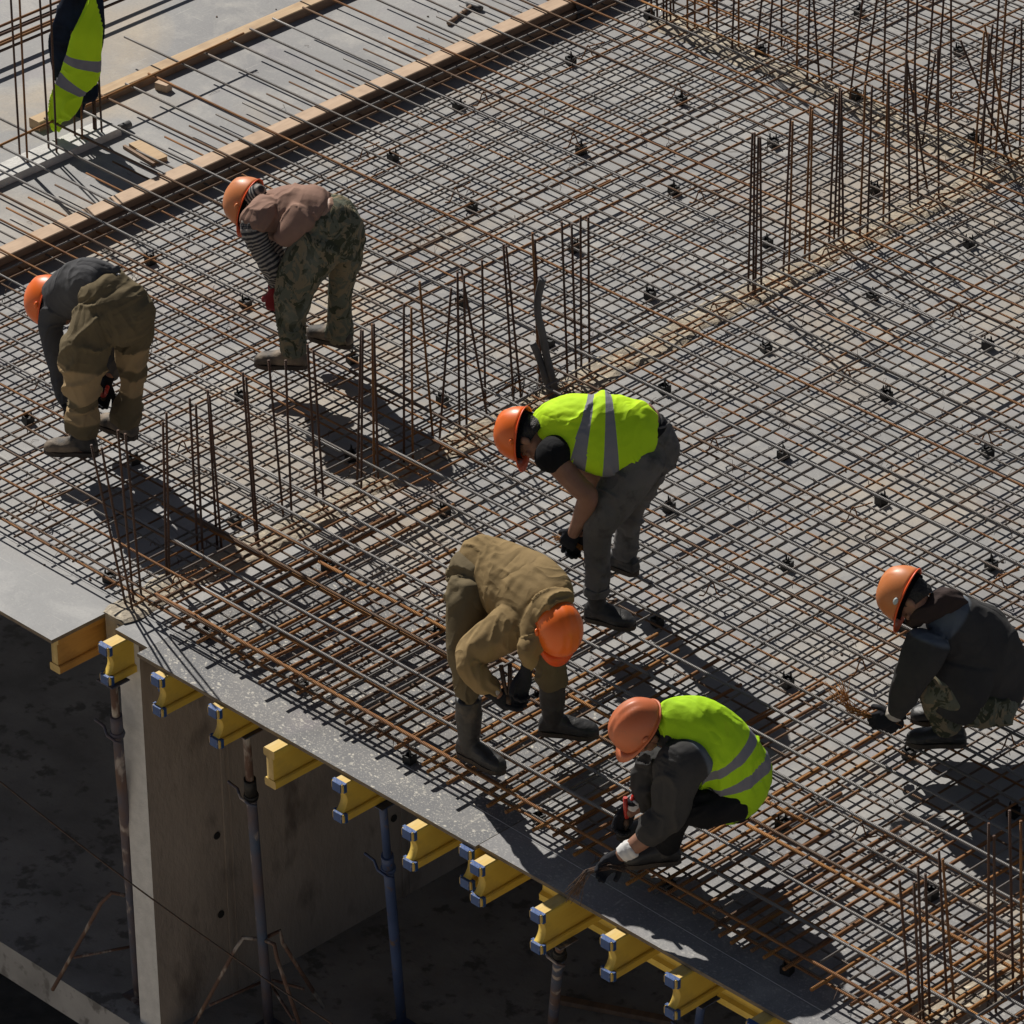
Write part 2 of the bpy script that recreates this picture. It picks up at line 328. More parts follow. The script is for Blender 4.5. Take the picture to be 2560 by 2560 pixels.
# concrete wall under the left starter bars (end face paler: skylight put into its colour), and the two wall tops further back
def rough_slab(bm, x0, x1, y0, y1, z, along, seed, jit=.035, amp=.008):
    L = (y1-y0) if along == 'y' else (x1-x0); n = max(4, int(L/.06)); m = 8
    g = {}
    for i in range(n+1):
        for j in range(m+1):
            a = i/n; b_ = j/m
            j0 = jit*vnoise(np.array([[a*L*5, 0, seed]]))[0]+.4*jit*vnoise(np.array([[a*L*17, 3, seed]]))[0]
            j1 = jit*vnoise(np.array([[a*L*5, 9, seed]]))[0]+.4*jit*vnoise(np.array([[a*L*17, 5, seed]]))[0]
            if along == 'y': x = x0+j0+(x1+j1-x0-j0)*b_; y = y0+L*a
            else: y = y0+j0+(y1+j1-y0-j0)*b_; x = x0+L*a
            zz = z+amp*vnoise(np.array([[x*14, y*14, seed]]))[0]-(z-.002)*(1 if j in (0, m) else 0)
            g[i, j] = bm.verts.new((x, y, zz))
    for i in range(n):
        for j in range(m): bm.faces.new((g[i, j], g[i+1, j], g[i+1, j+1], g[i, j+1]))
wall = thing('concrete_wall', (-2.69, .05, -2.5), 'tall brown concrete wall with pale end face below the yellow beams', 'wall')
def under(name, bm, mats, root, smooth=False):
    bm.transform(Matrix.Translation(-root.location)); return from_bm(name, bm, mats, root, smooth)
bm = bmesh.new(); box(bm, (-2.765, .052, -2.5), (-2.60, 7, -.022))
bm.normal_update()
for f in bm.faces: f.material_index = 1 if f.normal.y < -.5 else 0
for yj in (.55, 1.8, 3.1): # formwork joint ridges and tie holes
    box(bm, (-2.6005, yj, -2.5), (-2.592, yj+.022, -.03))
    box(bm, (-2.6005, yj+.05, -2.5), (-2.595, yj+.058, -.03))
under('wall_body', bm, [M['concrete'], M['concrete_end_skylit']], wall)
bm = bmesh.new()
for y in (.5, 1.75):
    for z in (-1.95, -1.45, -.85): 
        tube(bm, [(-2.598, y, z), (-2.5935, y, z)], .022, 12)
under('tie_hole', bm, M['black_plastic'], wall)
bm = bmesh.new(); rough_slab(bm, -2.90, -2.70, .06, 9, .013, 'y', 3); box(bm, (-2.862, .06, -.4), (-2.717, 1.6, .004))
under('wall_top', bm, M['sand_concrete'], wall)
w2 = thing('concrete_wall', (-3, 6.85, 0), 'rough tan wall top running across the far end of the mesh', 'wall')
bm = bmesh.new(); rough_slab(bm, -5.6, 0, 6.74, 6.94, .013, 'x', 8); under('wall_top', bm, M['sand_concrete'], w2)
bm = bmesh.new(); box(bm, (-5.6, 6.75, -2.5), (0, 6.93, -.022)); under('wall_body', bm, M['concrete'], w2)
w3 = thing('concrete_wall', (2.42, .6, 0), 'rough tan wall top under the upright bars at the lower right', 'wall')
bm = bmesh.new(); rough_slab(bm, 2.32, 2.55, .2, 3, .013, 'y', 12); under('wall_top', bm, M['sand_concrete'], w3)
bm = bmesh.new(); box(bm, (2.33, .25, -2.5), (2.52, 3, -.022)); under('wall_body', bm, M['concrete'], w3)

# kerb with starter bars, top left
kerb = thing('concrete_kerb', (-6.86, 2.9, 0), 'low pale concrete upstand under the hanging vest', 'kerb')
bm = bmesh.new(); box(bm, (-6.945, 1.9, 0.0005), (-6.775, 3.575, .052), bev=.004); under('kerb_body', bm, M['kerb_concrete'], kerb)
bm = bmesh.new(); tube(bm, [(-6.80, 3.58, .035), (-6.80, 3.66, .035)], .024, 12); under('pipe_end', bm, M['pipe'], kerb)

# ---------------------------------------------------------------- yellow H beams under the deck edge
def h_profile(w=.08, h=.222, tf=.042, tw=.03, n=6):
    hw = w/2; c = .007
    pts = [(-hw+c, 0), (hw-c, 0), (hw, -c), (hw, -tf), (tw/2+.004, -tf-.012), (tw/2, -tf-.02), (tw/2, -h+tf+.02), (tw/2+.004, -h+tf+.012), (hw, -h+tf), (hw, -h+c), (hw-c, -h), (-hw+c, -h), (-hw, -h+c), (-hw, -h+tf), (-tw/2-.004, -h+tf+.012), (-tw/2, -h+tf+.02), (-tw/2, -tf-.02), (-tw/2-.004, -tf-.012), (-hw, -tf), (-hw, -c)]
    return pts
def chamfer_bar(bm, x0, x1, y0, y1, z0, z1, c, mi_top, mi, mi_end):
    P = [(x0+c, z0), (x1-c, z0), (x1, z0+c), (x1, z1-c), (x1-c, z1), (x0+c, z1), (x0, z1-c), (x0, z0+c)]
    A = [bm.verts.new((x, y0, z)) for x, z in P]; B = [bm.verts.new((x, y1, z)) for x, z in P]
    for i in range(8):
        j = (i+1) % 8; f = bm.faces.new((A[i], A[j], B[j], B[i])); f.material_index = mi_top if i == 4 else mi
    f = bm.faces.new(A); f.material_index = mi_end; f = bm.faces.new(B[::-1]); f.material_index = mi_end
def h_beam(x, y0, y1, z, label, capped=True, mats=None, group='yellow formwork beams under the deck edge'):
    root = thing('formwork_beam', (x, y0, z), label, 'beam', group); L = y1-y0
    bm = bmesh.new(); H = .222; tf = .046; tw = .048
    chamfer_bar(bm, -.04, .04, 0, L, -tf, 0, .006, 1, 0, 2); chamfer_bar(bm, -.04, .04, 0, L, -H, -H+tf, .006, 0, 0, 2)
    n = 12; z0 = -H+tf-.002; z1 = -tf+.002; F = []
    for i in range(n+1):
        t = i/n; zz = z0+(z1-z0)*t; F.append((.004+(.040*math.sin(math.pi*t)**.75 if capped else 0), zz))
    Lf = [[bm.verts.new((sx*tw/2, yy, zz)) for yy, zz in F] for sx in (-1, 1)]; Bk = [[bm.verts.new((sx*tw/2, L-.003, zz)) for yy, zz in F] for sx in (-1, 1)]
    for i in range(n):
        f = bm.faces.new((Lf[0][i], Lf[0][i+1], Lf[1][i+1], Lf[1][i])); f.material_index = 0 if capped else 2; f.smooth = True
        bm.faces.new((Lf[0][i], Bk[0][i], Bk[0][i+1], Lf[0][i+1])); bm.faces.new((Lf[1][i], Lf[1][i+1], Bk[1][i+1], Bk[1][i]))
    bmesh.ops.recalc_face_normals(bm, faces=bm.faces[:])
    from_bm('beam_body', bm, mats or [M['beam'], M['beam_top'], M['beam_end']], root)
    if capped:
        for zc0, zc1 in ((.0015, -.0485), (-.1735, -.2235)):
            bm = bmesh.new(); box(bm, (-.0425, -.006, zc1), (.0425, .026, zc0))
            es = [e for e in bm.edges if abs(e.verts[0].co.z-e.verts[1].co.z) > .02 and e.verts[0].co.y < 0]
            bmesh.ops.bevel(bm, geom=es, offset=.014, segments=2, affect='EDGES')
            from_bm('end_cap', bm, M['cap'], root)
    return root
HB = 'yellow wooden beam with blue end caps, '
Z0 = -.0225
beams = [(-2.663, -.128, HB+'nearest the step in the deck edge', 1), (-2.393, .02, HB+'set back between two longer beams at the left', 1), (-2.258, -.134, HB+'under the left corner of the flecked panel', 1),
         (-1.842, -.124, HB+'next to the uncapped beam on its left', 1), (-1.375, -.176, 'yellow wooden beam with a bare chipped end and no blue caps', 0), (-.925, -.141, HB+'over the blue prop', 1),
         (-.388, -.184, HB+'left of the closely set pair', 1), (-.08, -.101, HB+'shorter one of the closely set pair', 1), (.055, -.162, HB+'longer one of the closely set pair', 1), (.532, -.233, HB+'half in shade over the rusty prop', 1),
         (.918, -.157, HB+'with a worn whitish top, right of the rusty prop', 1), (1.337, -.162, HB+'third from the lower right corner', 1), (1.851, -.159, HB+'second from the lower right corner', 1), (2.33, -.16, HB+'at the lower right corner', 1)]
for x, y, l, cp in beams: h_beam(x, y, 1.15, Z0, l, bool(cp))
h_beam(-2.925, -.235, 1.1, Z0, 'orange brown wooden beam along the right side of the light grey panel', False, [M['beam_raw'], M['beam_top'], M['beam_end']])
h_beam(-3.62, -.19, 1.1, Z0, 'wooden beam stub showing under the light grey panel', False, [M['beam_raw'], M['beam_top'], M['beam_end']])
# main beams carried by the props (run along the edge, deeper in)
def main_beam(x0, x1, y, label):
    r = thing('formwork_beam', (x0, y, Z0-.2245), label, 'beam', 'main beams under the cross beams')
    bm = bmesh.new(); P = h_profile(); n = len(P)
    A = [bm.verts.new((0, px, pz)) for px, pz in P]; B = [bm.verts.new((x1-x0, px, pz)) for px, pz in P]
    for i in range(n): bm.faces.new((A[i], A[(i+1) % n], B[(i+1) % n], B[i]))
    for V in (A, B):
        for q in ([0, 1, 2, 3, 18, 19], [3, 4, 5, 6, 7, 8, 13, 14, 15, 16, 17, 18], [8, 9, 10, 11, 12, 13]): bm.faces.new([V[k] for k in q])
    bmesh.ops.recalc_face_normals(bm, faces=bm.faces[:]); from_bm('beam_body', bm, M['beam'], r)
main_beam(.02, 4.6, .33, 'shaded yellow main beam crossing under the beams at the right')

# ---------------------------------------------------------------- steel props
def prop(top, base, label, mats, split=.36, legs=None, ring_h=None, wing=0):
    top = Vector(top); base = Vector(base); d = base-top; L = d.length
    r = thing('steel_prop', base, label, 'prop', 'steel props under the deck')
    sp = top+d*split
    bm = bmesh.new(); tube(bm, [top, sp+d*.01], .021, 14); under('inner_tube', bm, mats[0], r)
    bm = bmesh.new(); tube(bm, [sp, top+d*(split+.16), top+d*(split+.42), top+d*.7, base], [.027, .0272, .0272, .0272, .027], 16); under('outer_tube', bm, mats[1], r)
    bm = bmesh.new(); tube(bm, [sp-d*.012, sp+d*.035], .032, 16); tube(bm, [sp+d*.035, sp+d*.042, sp+d*.05], [.036, .04, .036], 16); under('collar', bm, M['black_plastic'] if wing else mats[1], r)
    bm = bmesh.new(); a = sp+d*.045
    tube(bm, [a+Vector((-.15, -.02, .03)), a+Vector((-.08, -.02, .02)), a+Vector((-.03, -.045, 0)), a+Vector((.04, -.045, -.01)), a+Vector((.06, -.02, -.02))], .008, 8); under('nut_handle', bm, mats[1], r)
    bm = bmesh.new(); box(bm, (top.x-.06, top.y-.06, top.z-.006), (top.x+.06, top.y+.06, top.z)); under('head_plate', bm, mats[1], r)
    bm = bmesh.new(); box(bm, (base.x-.065, base.y-.065, base.z+.0005), (base.x+.065, base.y+.065, base.z+.007)); under('base_plate', bm, mats[1], r)
    if legs:
        c = base-d*(legs[0]/L)
        for k, (dx, dy) in enumerate(legs[1]):
            bm = bmesh.new(); h = Vector((dx, dy, 0))
            tube(bm, [c+h.normalized()*.03, c+h.normalized()*.10+Vector((0, 0, .015)), c+h*.35+Vector((0, 0, -.06)), Vector((base.x+dx, base.y+dy, base.z+.015))], .011, 8)
            mm = c+h*.7+Vector((0, 0, -legs[0]*.55)); tube(bm, [mm, Vector((base.x, base.y, mm.z-.01))+h.normalized()*.03], .008, 6)
            under('leg', bm, mats[2], r)
    return r
PB = [M['prop_rust'], M['prop_mix'], M['prop_rust']]
prop((-2.663, -.075, Z0-.2235), (-2.95, .20, -2.5), 'leaning prop with dark rusty tube at the left of the wall', PB, .12, (.75, [(-.35, -.3), (.2, .3)]))
prop((-1.842, .085, Z0-.2235), (-2.25, .50, -2.5), 'rusty red prop with peeling white paint in front of the wall', PB, .17, (.72, [(-.25, -.33), (.33, -.02), (.1, .3)]), wing=1)
prop((-.90, .13, Z0-.2235), (-1.75, .99, -2.5), 'smooth blue prop standing in front of the dark recess', [M['prop_blue'], M['prop_blue'], M['prop_blue']], .24)
prop((.54, -.08, Z0-.2235), (-1.1, 1.45, -2.5), 'brown rusty prop under the half shaded beam', PB, .10, wing=1)
prop((1.337, .05, Z0-.2235), (-.2, 1.55, -2.5), 'blue prop hidden behind beams at the lower right', [M['prop_blue'], M['prop_blue'], M['prop_blue']], .3)
# steel cable slung across the pit
bm = bmesh.new()
def cab(t): 
    a = Vector((-3.93, -.45, -.78)); b_ = Vector((-.2, -.30, -1.35)); p = a.lerp(b_, t); p.z -= .10*4*t*(1-t); return p
tube(bm, [cab(t/24) for t in range(-3, 26)], .0045, 6)
from_bm('steel_cable', bm, M['wire'], label='thin dark cable hanging slack across the shaded pit', cat='cable')
# lumber lying on the lower floor
def lumber(a, b, w, h, label, mat='timber_edge', name='timber_board', group='boards lying in the dark pit'):
    a = Vector(a); b = Vector(b); t = (b-a); L = t.length
    bm = bmesh.new(); box(bm, (0, -w/2, 0), (L, w/2, h), bev=.003)
    o = from_bm(name, bm, M[mat], label=label, cat='board', group=group); o.location = a
    o.rotation_euler = (0, -math.asin(t.z/L), math.atan2(t.y, t.x)); return o
lumber((-3.6, .7, -2.498), (-3.05, 2.3, -2.498), .09, .05, 'long grey board lying diagonally on the dark floor by the prop')
lumber((-3.9, 2.0, -2.498), (-3.2, 3.4, -2.498), .10, .05, 'grey board lying farthest back in the dark under the light panel')
lumber((-2.95, .95, -2.498), (-2.86, 1.35, -2.498), .06, .04, 'short offcut lying on the floor beside the wall')
lumber((-1.35, 1.7, -2.498), (-.75, 2.0, -2.498), .05, .03, 'thin dark board on the floor between the blue and brown props')

# ---------------------------------------------------------------- timber on the deck
def plank(x0, x1, y0, y1, z0, z1, mats, label, name='timber_plank', cat='plank', group=None, seg=40, amp=.006, tilt=0):
    bm = bmesh.new(); n = seg; rings = []
    for i in range(n+1):
        y = y0+(y1-y0)*i/n
        d = amp*vnoise(np.array([[y*1.1, 1.3, x0*7]]))[0]; e = .3*amp*vnoise(np.array([[y*9, 4.3, x0*7]]))[0]
        rings.append([bm.verts.new(p) for p in ((x0+d, y, z0), (x1+d+e, y, z0), (x1+d+e, y, z1-.004), (x1+d+e-.005, y, z1), (x0+d+.005, y, z1), (x0+d, y, z1-.004))])
    for A, B in zip(rings, rings[1:]):
        for k in range(6):
            f = bm.faces.new((A[k], A[(k+1) % 6], B[(k+1) % 6], B[k])); f.material_index = 0 if k in (3, 2, 4) else 1
    bm.faces.new(rings[0][::-1]); bm.faces.new(rings[-1])
    bmesh.ops.recalc_face_normals(bm, faces=bm.faces[:])
    return from_bm(name, bm, mats, label=label, cat=cat, group=group)
WM = [M['timber_pale'], M['timber_edge']]
plank(-6.045, -5.93, 1.2, 9.5, .088, .138, WM, 'pale upper plank of the stacked edge boards beside the mesh', group='stacked edge boards beside the mesh')
plank(-6.03, -5.905, 1.2, 9.5, .036, .084, [M['timber_edge'], M['timber_edge']], 'dark middle plank of the stacked edge boards, below the pale one', group='stacked edge boards beside the mesh')
plank(-6.035, -5.93, 1.2, 9.5, .0005, .031, [M['timber_edge'], M['timber_edge']], 'lowest plank of the stacked edge boards, flat on the deck', group='stacked edge boards beside the mesh')
bm = bmesh.new()
for k in range(9):
    pass
tp = [(-6.052, .0), (-6.052, .145), (-5.92, .145), (-5.895, .08), (-5.895, .0)]
for i in range(len(tp)-1):
    a, b_ = tp[i], tp[i+1]
    vs = [bm.verts.new((a[0], 6.47, a[1])), bm.verts.new((b_[0], 6.47, b_[1])), bm.verts.new((b_[0], 6.60, b_[1])), bm.verts.new((a[0], 6.60, a[1]))]; bm.faces.new(vs)
bmesh.ops.remove_doubles(bm, verts=bm.verts[:], dist=1e-5)
bmesh.ops.solidify(bm, geom=bm.faces[:], thickness=.003)
from_bm('tape_strip', bm, M['tape'], label='black strap wrapped over the edge boards near the top of the photo', cat='strap')
plank(-7.25, -7.155, 3.27, 7.5, .0005, .062, [M['timber'], M['timber_edge']], 'sunlit yellow timber lying on the deck behind the hanging vest')
def chunk(c, size, rz, mat, label, name, cat='offcut', bev=.004, ragged=0):
    bm = bmesh.new(); box(bm, (-size[0]/2, -size[1]/2, 0), (size[0]/2, size[1]/2, size[2]), bev=bev)
    if ragged:
        for v in bm.verts:
            if v.co.x > size[0]*.3: v.co += Vector((random.uniform(-1, 1), random.uniform(-1, 1)*.4, random.uniform(-.5, .3)))*ragged
    o = from_bm(name, bm, mat, label=label, cat=cat); o.location = c; o.rotation_euler = (0, 0, rz); return o

chunk((-7.040,4.134,.0008), (.09,.055,.05), .2, M['timber_pale'], 'small sawn block of wood on the deck beside the long timber', 'wood_block', 'block')
chunk((-6.486,3.525,.0008), (.27,.085,.03), -.12, M['timber'], 'splintered plank offcut lying in front of the pale kerb', 'plank_offcut', 'offcut', .003, .012)
chunk((-6.496,3.465,.0008), (.30,.02,.02), -.10, M['timber_edge'], 'dark stick lying beside the splintered plank offcut', 'wood_stick', 'stick', .002)

# upright offcut of an H beam at the left edge
r = thing('beam_offcut', (-7.20, 2.78, .001), 'short piece of wooden beam standing upright at the left edge', 'beam')
bm = bmesh.new(); P = h_profile(); n = len(P)
A = [bm.verts.new((px, pz+.11, 0)) for px, pz in P]; B = [bm.verts.new((px, pz+.11, .23)) for px, pz in P]
bmesh.ops.delete(bm, geom=bm.verts[:], context='VERTS')
A = [bm.verts.new((-.11, px, pz+.2225)) for px, pz in P]; B = [bm.verts.new((.0, px, pz+.2225)) for px, pz in P]
for i in range(n): bm.faces.new((A[i], A[(i+1) % n], B[(i+1) % n], B[i]))
for V in (A, B):
    for q in ([0, 1, 2, 3, 18, 19], [3, 4, 5, 6, 7, 8, 13, 14, 15, 16, 17, 18], [8, 9, 10, 11, 12, 13]): bm.faces.new([V[k] for k in q])
bmesh.ops.recalc_face_normals(bm, faces=bm.faces[:]); from_bm('offcut_body', bm, M['beam_end'], r)
# hammer
r = thing('hammer', (-6.440,5.908,0), 'hammer with a wooden handle lying on the grey deck', 'hammer')
bm = bmesh.new(); tube(bm, [(0, 0, .016), (.1, .012, .016), (.27, .028, .018)], [.016, .013, .012], 10); from_bm('handle', bm, M['timber_edge'], r)
bm = bmesh.new(); tube(bm, [(.27, -.05, .02), (.272, -.02, .02), (.275, .05, .02), (.29, .09, .015)], [.016, .018, .017, .006], 10); from_bm('hammer_head', bm, M['pipe'], r)
r.rotation_euler = (0, 0, 1.731)

# ================================================================= REINFORCEMENT
NBAR = [0]
def bar(a, b, r, mat, label, group, sag=.003, seg=None, n=8, name='reinforcing_bar', cat='rebar'):
    a = Vector(a); b = Vector(b); d = b-a; L = d.length; x = d.normalized()
    s = Vector((0, 0, 1)).cross(x); s = s.normalized() if s.length > .2 else Vector((1, 0, 0)).cross(x).normalized()
    u = x.cross(s); k = seg or max(3, int(L/.35)); sd = random.random()*99
    bm = bmesh.new(); pts = []
    q = np.array([[i/k*L*.9, sd, 0] for i in range(k+1)]); w1 = vnoise(q, 1)*sag; w2 = vnoise(q+5, 2)*sag*.6
    for i in range(k+1): pts.append((L*i/k, w1[i], w2[i]))
    tube(bm, pts, r, n); NBAR[0] += 1
    o = from_bm(name, bm, mat, label=label, cat=cat, group=group)
    o.matrix_world = Matrix(((x.x, s.x, u.x, a.x), (x.y, s.y, u.y, a.y), (x.z, s.z, u.z, a.z), (0, 0, 0, 1)))
    return o
def pick(*w): 
    return M[random.choices([x for x, _ in w], [y for _, y in w])[0]]
ZBY, ZBX, ZTY, ZTX = .038, .052, .137, .152
# rows running along the deck edge (X)
LAB_T = {'bar_silver': 'bright grey bar of the top layer running parallel to the open deck edge', 'bar_grey': 'dull grey bar of the top layer running parallel to the open deck edge', 'bar_brown': 'brownish bar of the top layer running parallel to the open deck edge', 'bar_rust': 'rust coloured bar of the top layer running parallel to the open deck edge'}
KEY = {m.name: k for k, m in M.items()}
rows = [.105+0*.2, .205]+[.205+.2015*i for i in range(1, 43)]
for i, y in enumerate(rows):
    y += random.uniform(-.014, .014); dy = random.uniform(-.03, .03)
    xl = -11.0
    if 2.3 < y < 9.2: xl = random.choice([-7.04, -7.04, -7.5, -7.04])+random.uniform(-.02, .02)
    front = y < 2.2
    m = pick(('bar_silver', 3), ('bar_grey', 3), ('bar_brown', 3), ('bar_rust', 2)) if y < 5 else pick(('bar_silver', .8), ('bar_grey', 3), ('bar_brown', 3), ('bar_rust', 2.2))
    lab = LAB_T[KEY[m.name]]; g = 'top layer bars parallel to the deck edge'
    rad = .008 if y < 2.4 else (.0074 if y < 5 else .0068)
    z = ZTX if i else .062
    if y < .15: bar((xl, .225, .066), (5, .215, .066), .0068, M['bar_rust'], 'rusty bar lying low along the open deck edge', None); continue
    if y < 2.4:      # thin bars left of the wall line, thicker ones lapped on to them to the right
        xs = random.uniform(-3.6, -2.5); m2 = pick(('bar_silver', 2), ('bar_grey', 2), ('bar_brown', 3), ('bar_rust', 2.2))
        bar((xl, y, z), (xs+.5, y+dy*.5, z), .0062, m, lab, g); bar((xs, y+.015+dy*.4, z), (5, y+dy+.015, z), rad, m2, LAB_T[KEY[m2.name]], g)
    elif random.random() < .16:      # lapped: two lengths side by side
        xs = random.uniform(-4.5, .8); lap = random.uniform(.4, .65); o = .014
        bar((xl, y, z), (xs+lap, y+dy*.5, z), rad, m, lab, g)
        m2 = pick(('bar_silver', 3), ('bar_grey', 2), ('bar_rust', 2.5)); bar((xs, y+o+dy*.4, z), (5, y+dy+o, z), rad, m2, LAB_T[KEY[m2.name]], g)
    else:
        bar((xl, y, z), (5, y+dy, z), rad, m, lab, g)
LAB_B = {'bar_silver': 'bright grey bar of the lower layer running parallel to the open deck edge', 'bar_grey': 'dull grey bar of the lower layer running parallel to the open deck edge', 'bar_brown': 'brownish bar of the lower layer running parallel to the open deck edge', 'bar_rust': 'rust coloured bar of the lower layer running parallel to the open deck edge'}
for i in range(43):
    y = .235+.2015*i+random.uniform(-.02, .02); dy = random.uniform(-.03, .03)
    m = pick(('bar_grey', 3), ('bar_brown', 3), ('bar_rust', 1.5)); g = 'lower layer bars parallel to the deck edge'
    xl = -6.5+random.uniform(-.015, .015) if y > 2.3 else -9
    bar((xl, y, ZBX), (5, y+dy, ZBX), .006 if y < 4 else .0056, m, LAB_B[KEY[m.name]], g)
# rows running away from the edge (Y)
LAB_Y = {'bar_grey': 'dull grey bar of the top layer running away from the deck edge', 'bar_brown': 'brownish bar of the top layer running away from the deck edge', 'bar_rust': 'rust coloured bar of the top layer running away from the deck edge', 'bar_orange': 'orange rusted bar of the top layer running away from the deck edge'}
LAB_YB = {k: v.replace('top layer', 'lower layer') for k, v in LAB_Y.items()}
i = 0; x = -5.72
while x < 4.4:
    jx = random.uniform(-.015, .015); dx = random.uniform(-.04, .04); ye = random.uniform(.16, .22)
    m = pick(('bar_grey', 4), ('bar_brown', 3), ('bar_rust', 1.5))
    if random.random() < .15:
        ys = random.uniform(2.5, 6.5); bar((x+jx, ye, ZTY), (x+jx+dx*.5, ys+.5, ZTY), .0065, m, LAB_Y[KEY[m.name]], 'top layer bars running away from the deck edge')
        bar((x+jx+.013+dx*.4, ys, ZTY), (x+jx+dx+.013, 11.5, ZTY), .0065, m, LAB_Y[KEY[m.name]], 'top layer bars running away from the deck edge')
    else: bar((x+jx, ye, ZTY), (x+jx+dx, 11.5, ZTY), .0065, m, LAB_Y[KEY[m.name]], 'top layer bars running away from the deck edge')
    m = pick(('bar_grey', 4), ('bar_brown', 3), ('bar_rust', 1.2)); jx = random.uniform(-.02, .02)
    bar((x+.012+jx, random.uniform(.17, .25), ZBY), (x+jx+dx, 11.5, ZBY), .0058, m, LAB_YB[KEY[m.name]], 'lower layer bars running away from the deck edge')
    x += .2
bar((-5.885, 1.2, .085), (-5.885, 9.5, .085), .0065, M['bar_silver'], 'bright bar laid against the side of the stacked edge boards', None)
# extra thick rusty bars of the front strip
x = -2.62
while x < 4.4:
    for off, zz in ((0, .098), (random.choice([.05, .09]), .07)):
        ye = random.choice([1.15, 1.3, 1.75, 1.85, 2.0, 2.05])+random.uniform(-.06, .06) if x > -.9 else random.choice([.95, 1.3, 1.7, 1.9])+random.uniform(-.08, .08)
        if off and random.random() < .35: continue
        m = pick(('bar_rust', 3), ('bar_orange', 2), ('bar_brown', 1))
        bar((x+off+random.uniform(-.015, .015), .09+random.uniform(0, .1), zz), (x+off+random.uniform(-.03, .03), ye, zz), .0095, m, {'bar_rust': 'thick rust coloured bar added in the strip along the deck edge', 'bar_orange': 'thick orange rusted bar added in the strip along the deck edge', 'bar_brown': 'thick brown bar added in the strip along the deck edge'}[KEY[m.name]], 'extra thick bars in the strip along the deck edge')
    x += .2
# thick rusty bars paired under a few of the front rows
for y, x0, x1 in ((.23, -2.5, -.1), (.42, -2.0, .4), (.63, -2.9, -.7), (.84, -3.3, -1.0), (1.02, -2.3, 1.2), (.44, .9, 3.5), (.82, .8, 3.4), (1.23, 1.2, 3.2)):
    bar((x0, y, .128), (x1, y+.01, .128), .0098, M['bar_orange'], 'thick orange bar tied under a top row near the deck edge', 'thick orange bars paired under the front rows')
# tan edge lines of the wall cages
for y0, y1, xx in ((.1, 8.6, -2.90), (.1, 8.6, -2.68)):
    bar((xx, y0, .112), (xx, y1, .112), .006, M['bar_rust'], 'rusty bar running along the side of the tan wall top', 'bars beside the wall tops')
for yy in (6.72, 6.96):
    bar((-5.6, yy, .165), (1.5, yy, .165), .006, M['bar_orange'], 'orange rusted bar crossing beside the far wall top', 'bars beside the wall tops')
# diagonal loose bar and bundle, top left
bar((-6.93, 2.35, .165), (-7.0, 4.75, .168), .008, M['bar_orange'], 'loose orange bar lying across the free bar ends near the hanging vest', None)
for k in range(6):
    bar((-7.95-.035*k+.02*(k % 2), 3.1, .12+.03*(k % 3)), (-7.95-.035*k, 6.2, .12+.03*(k % 3)), .009, M['bar_rust'] if k % 2 else M['bar_start'], 'rusty bar in the bundle at the top left corner', 'bars of the bundle at the top left corner')

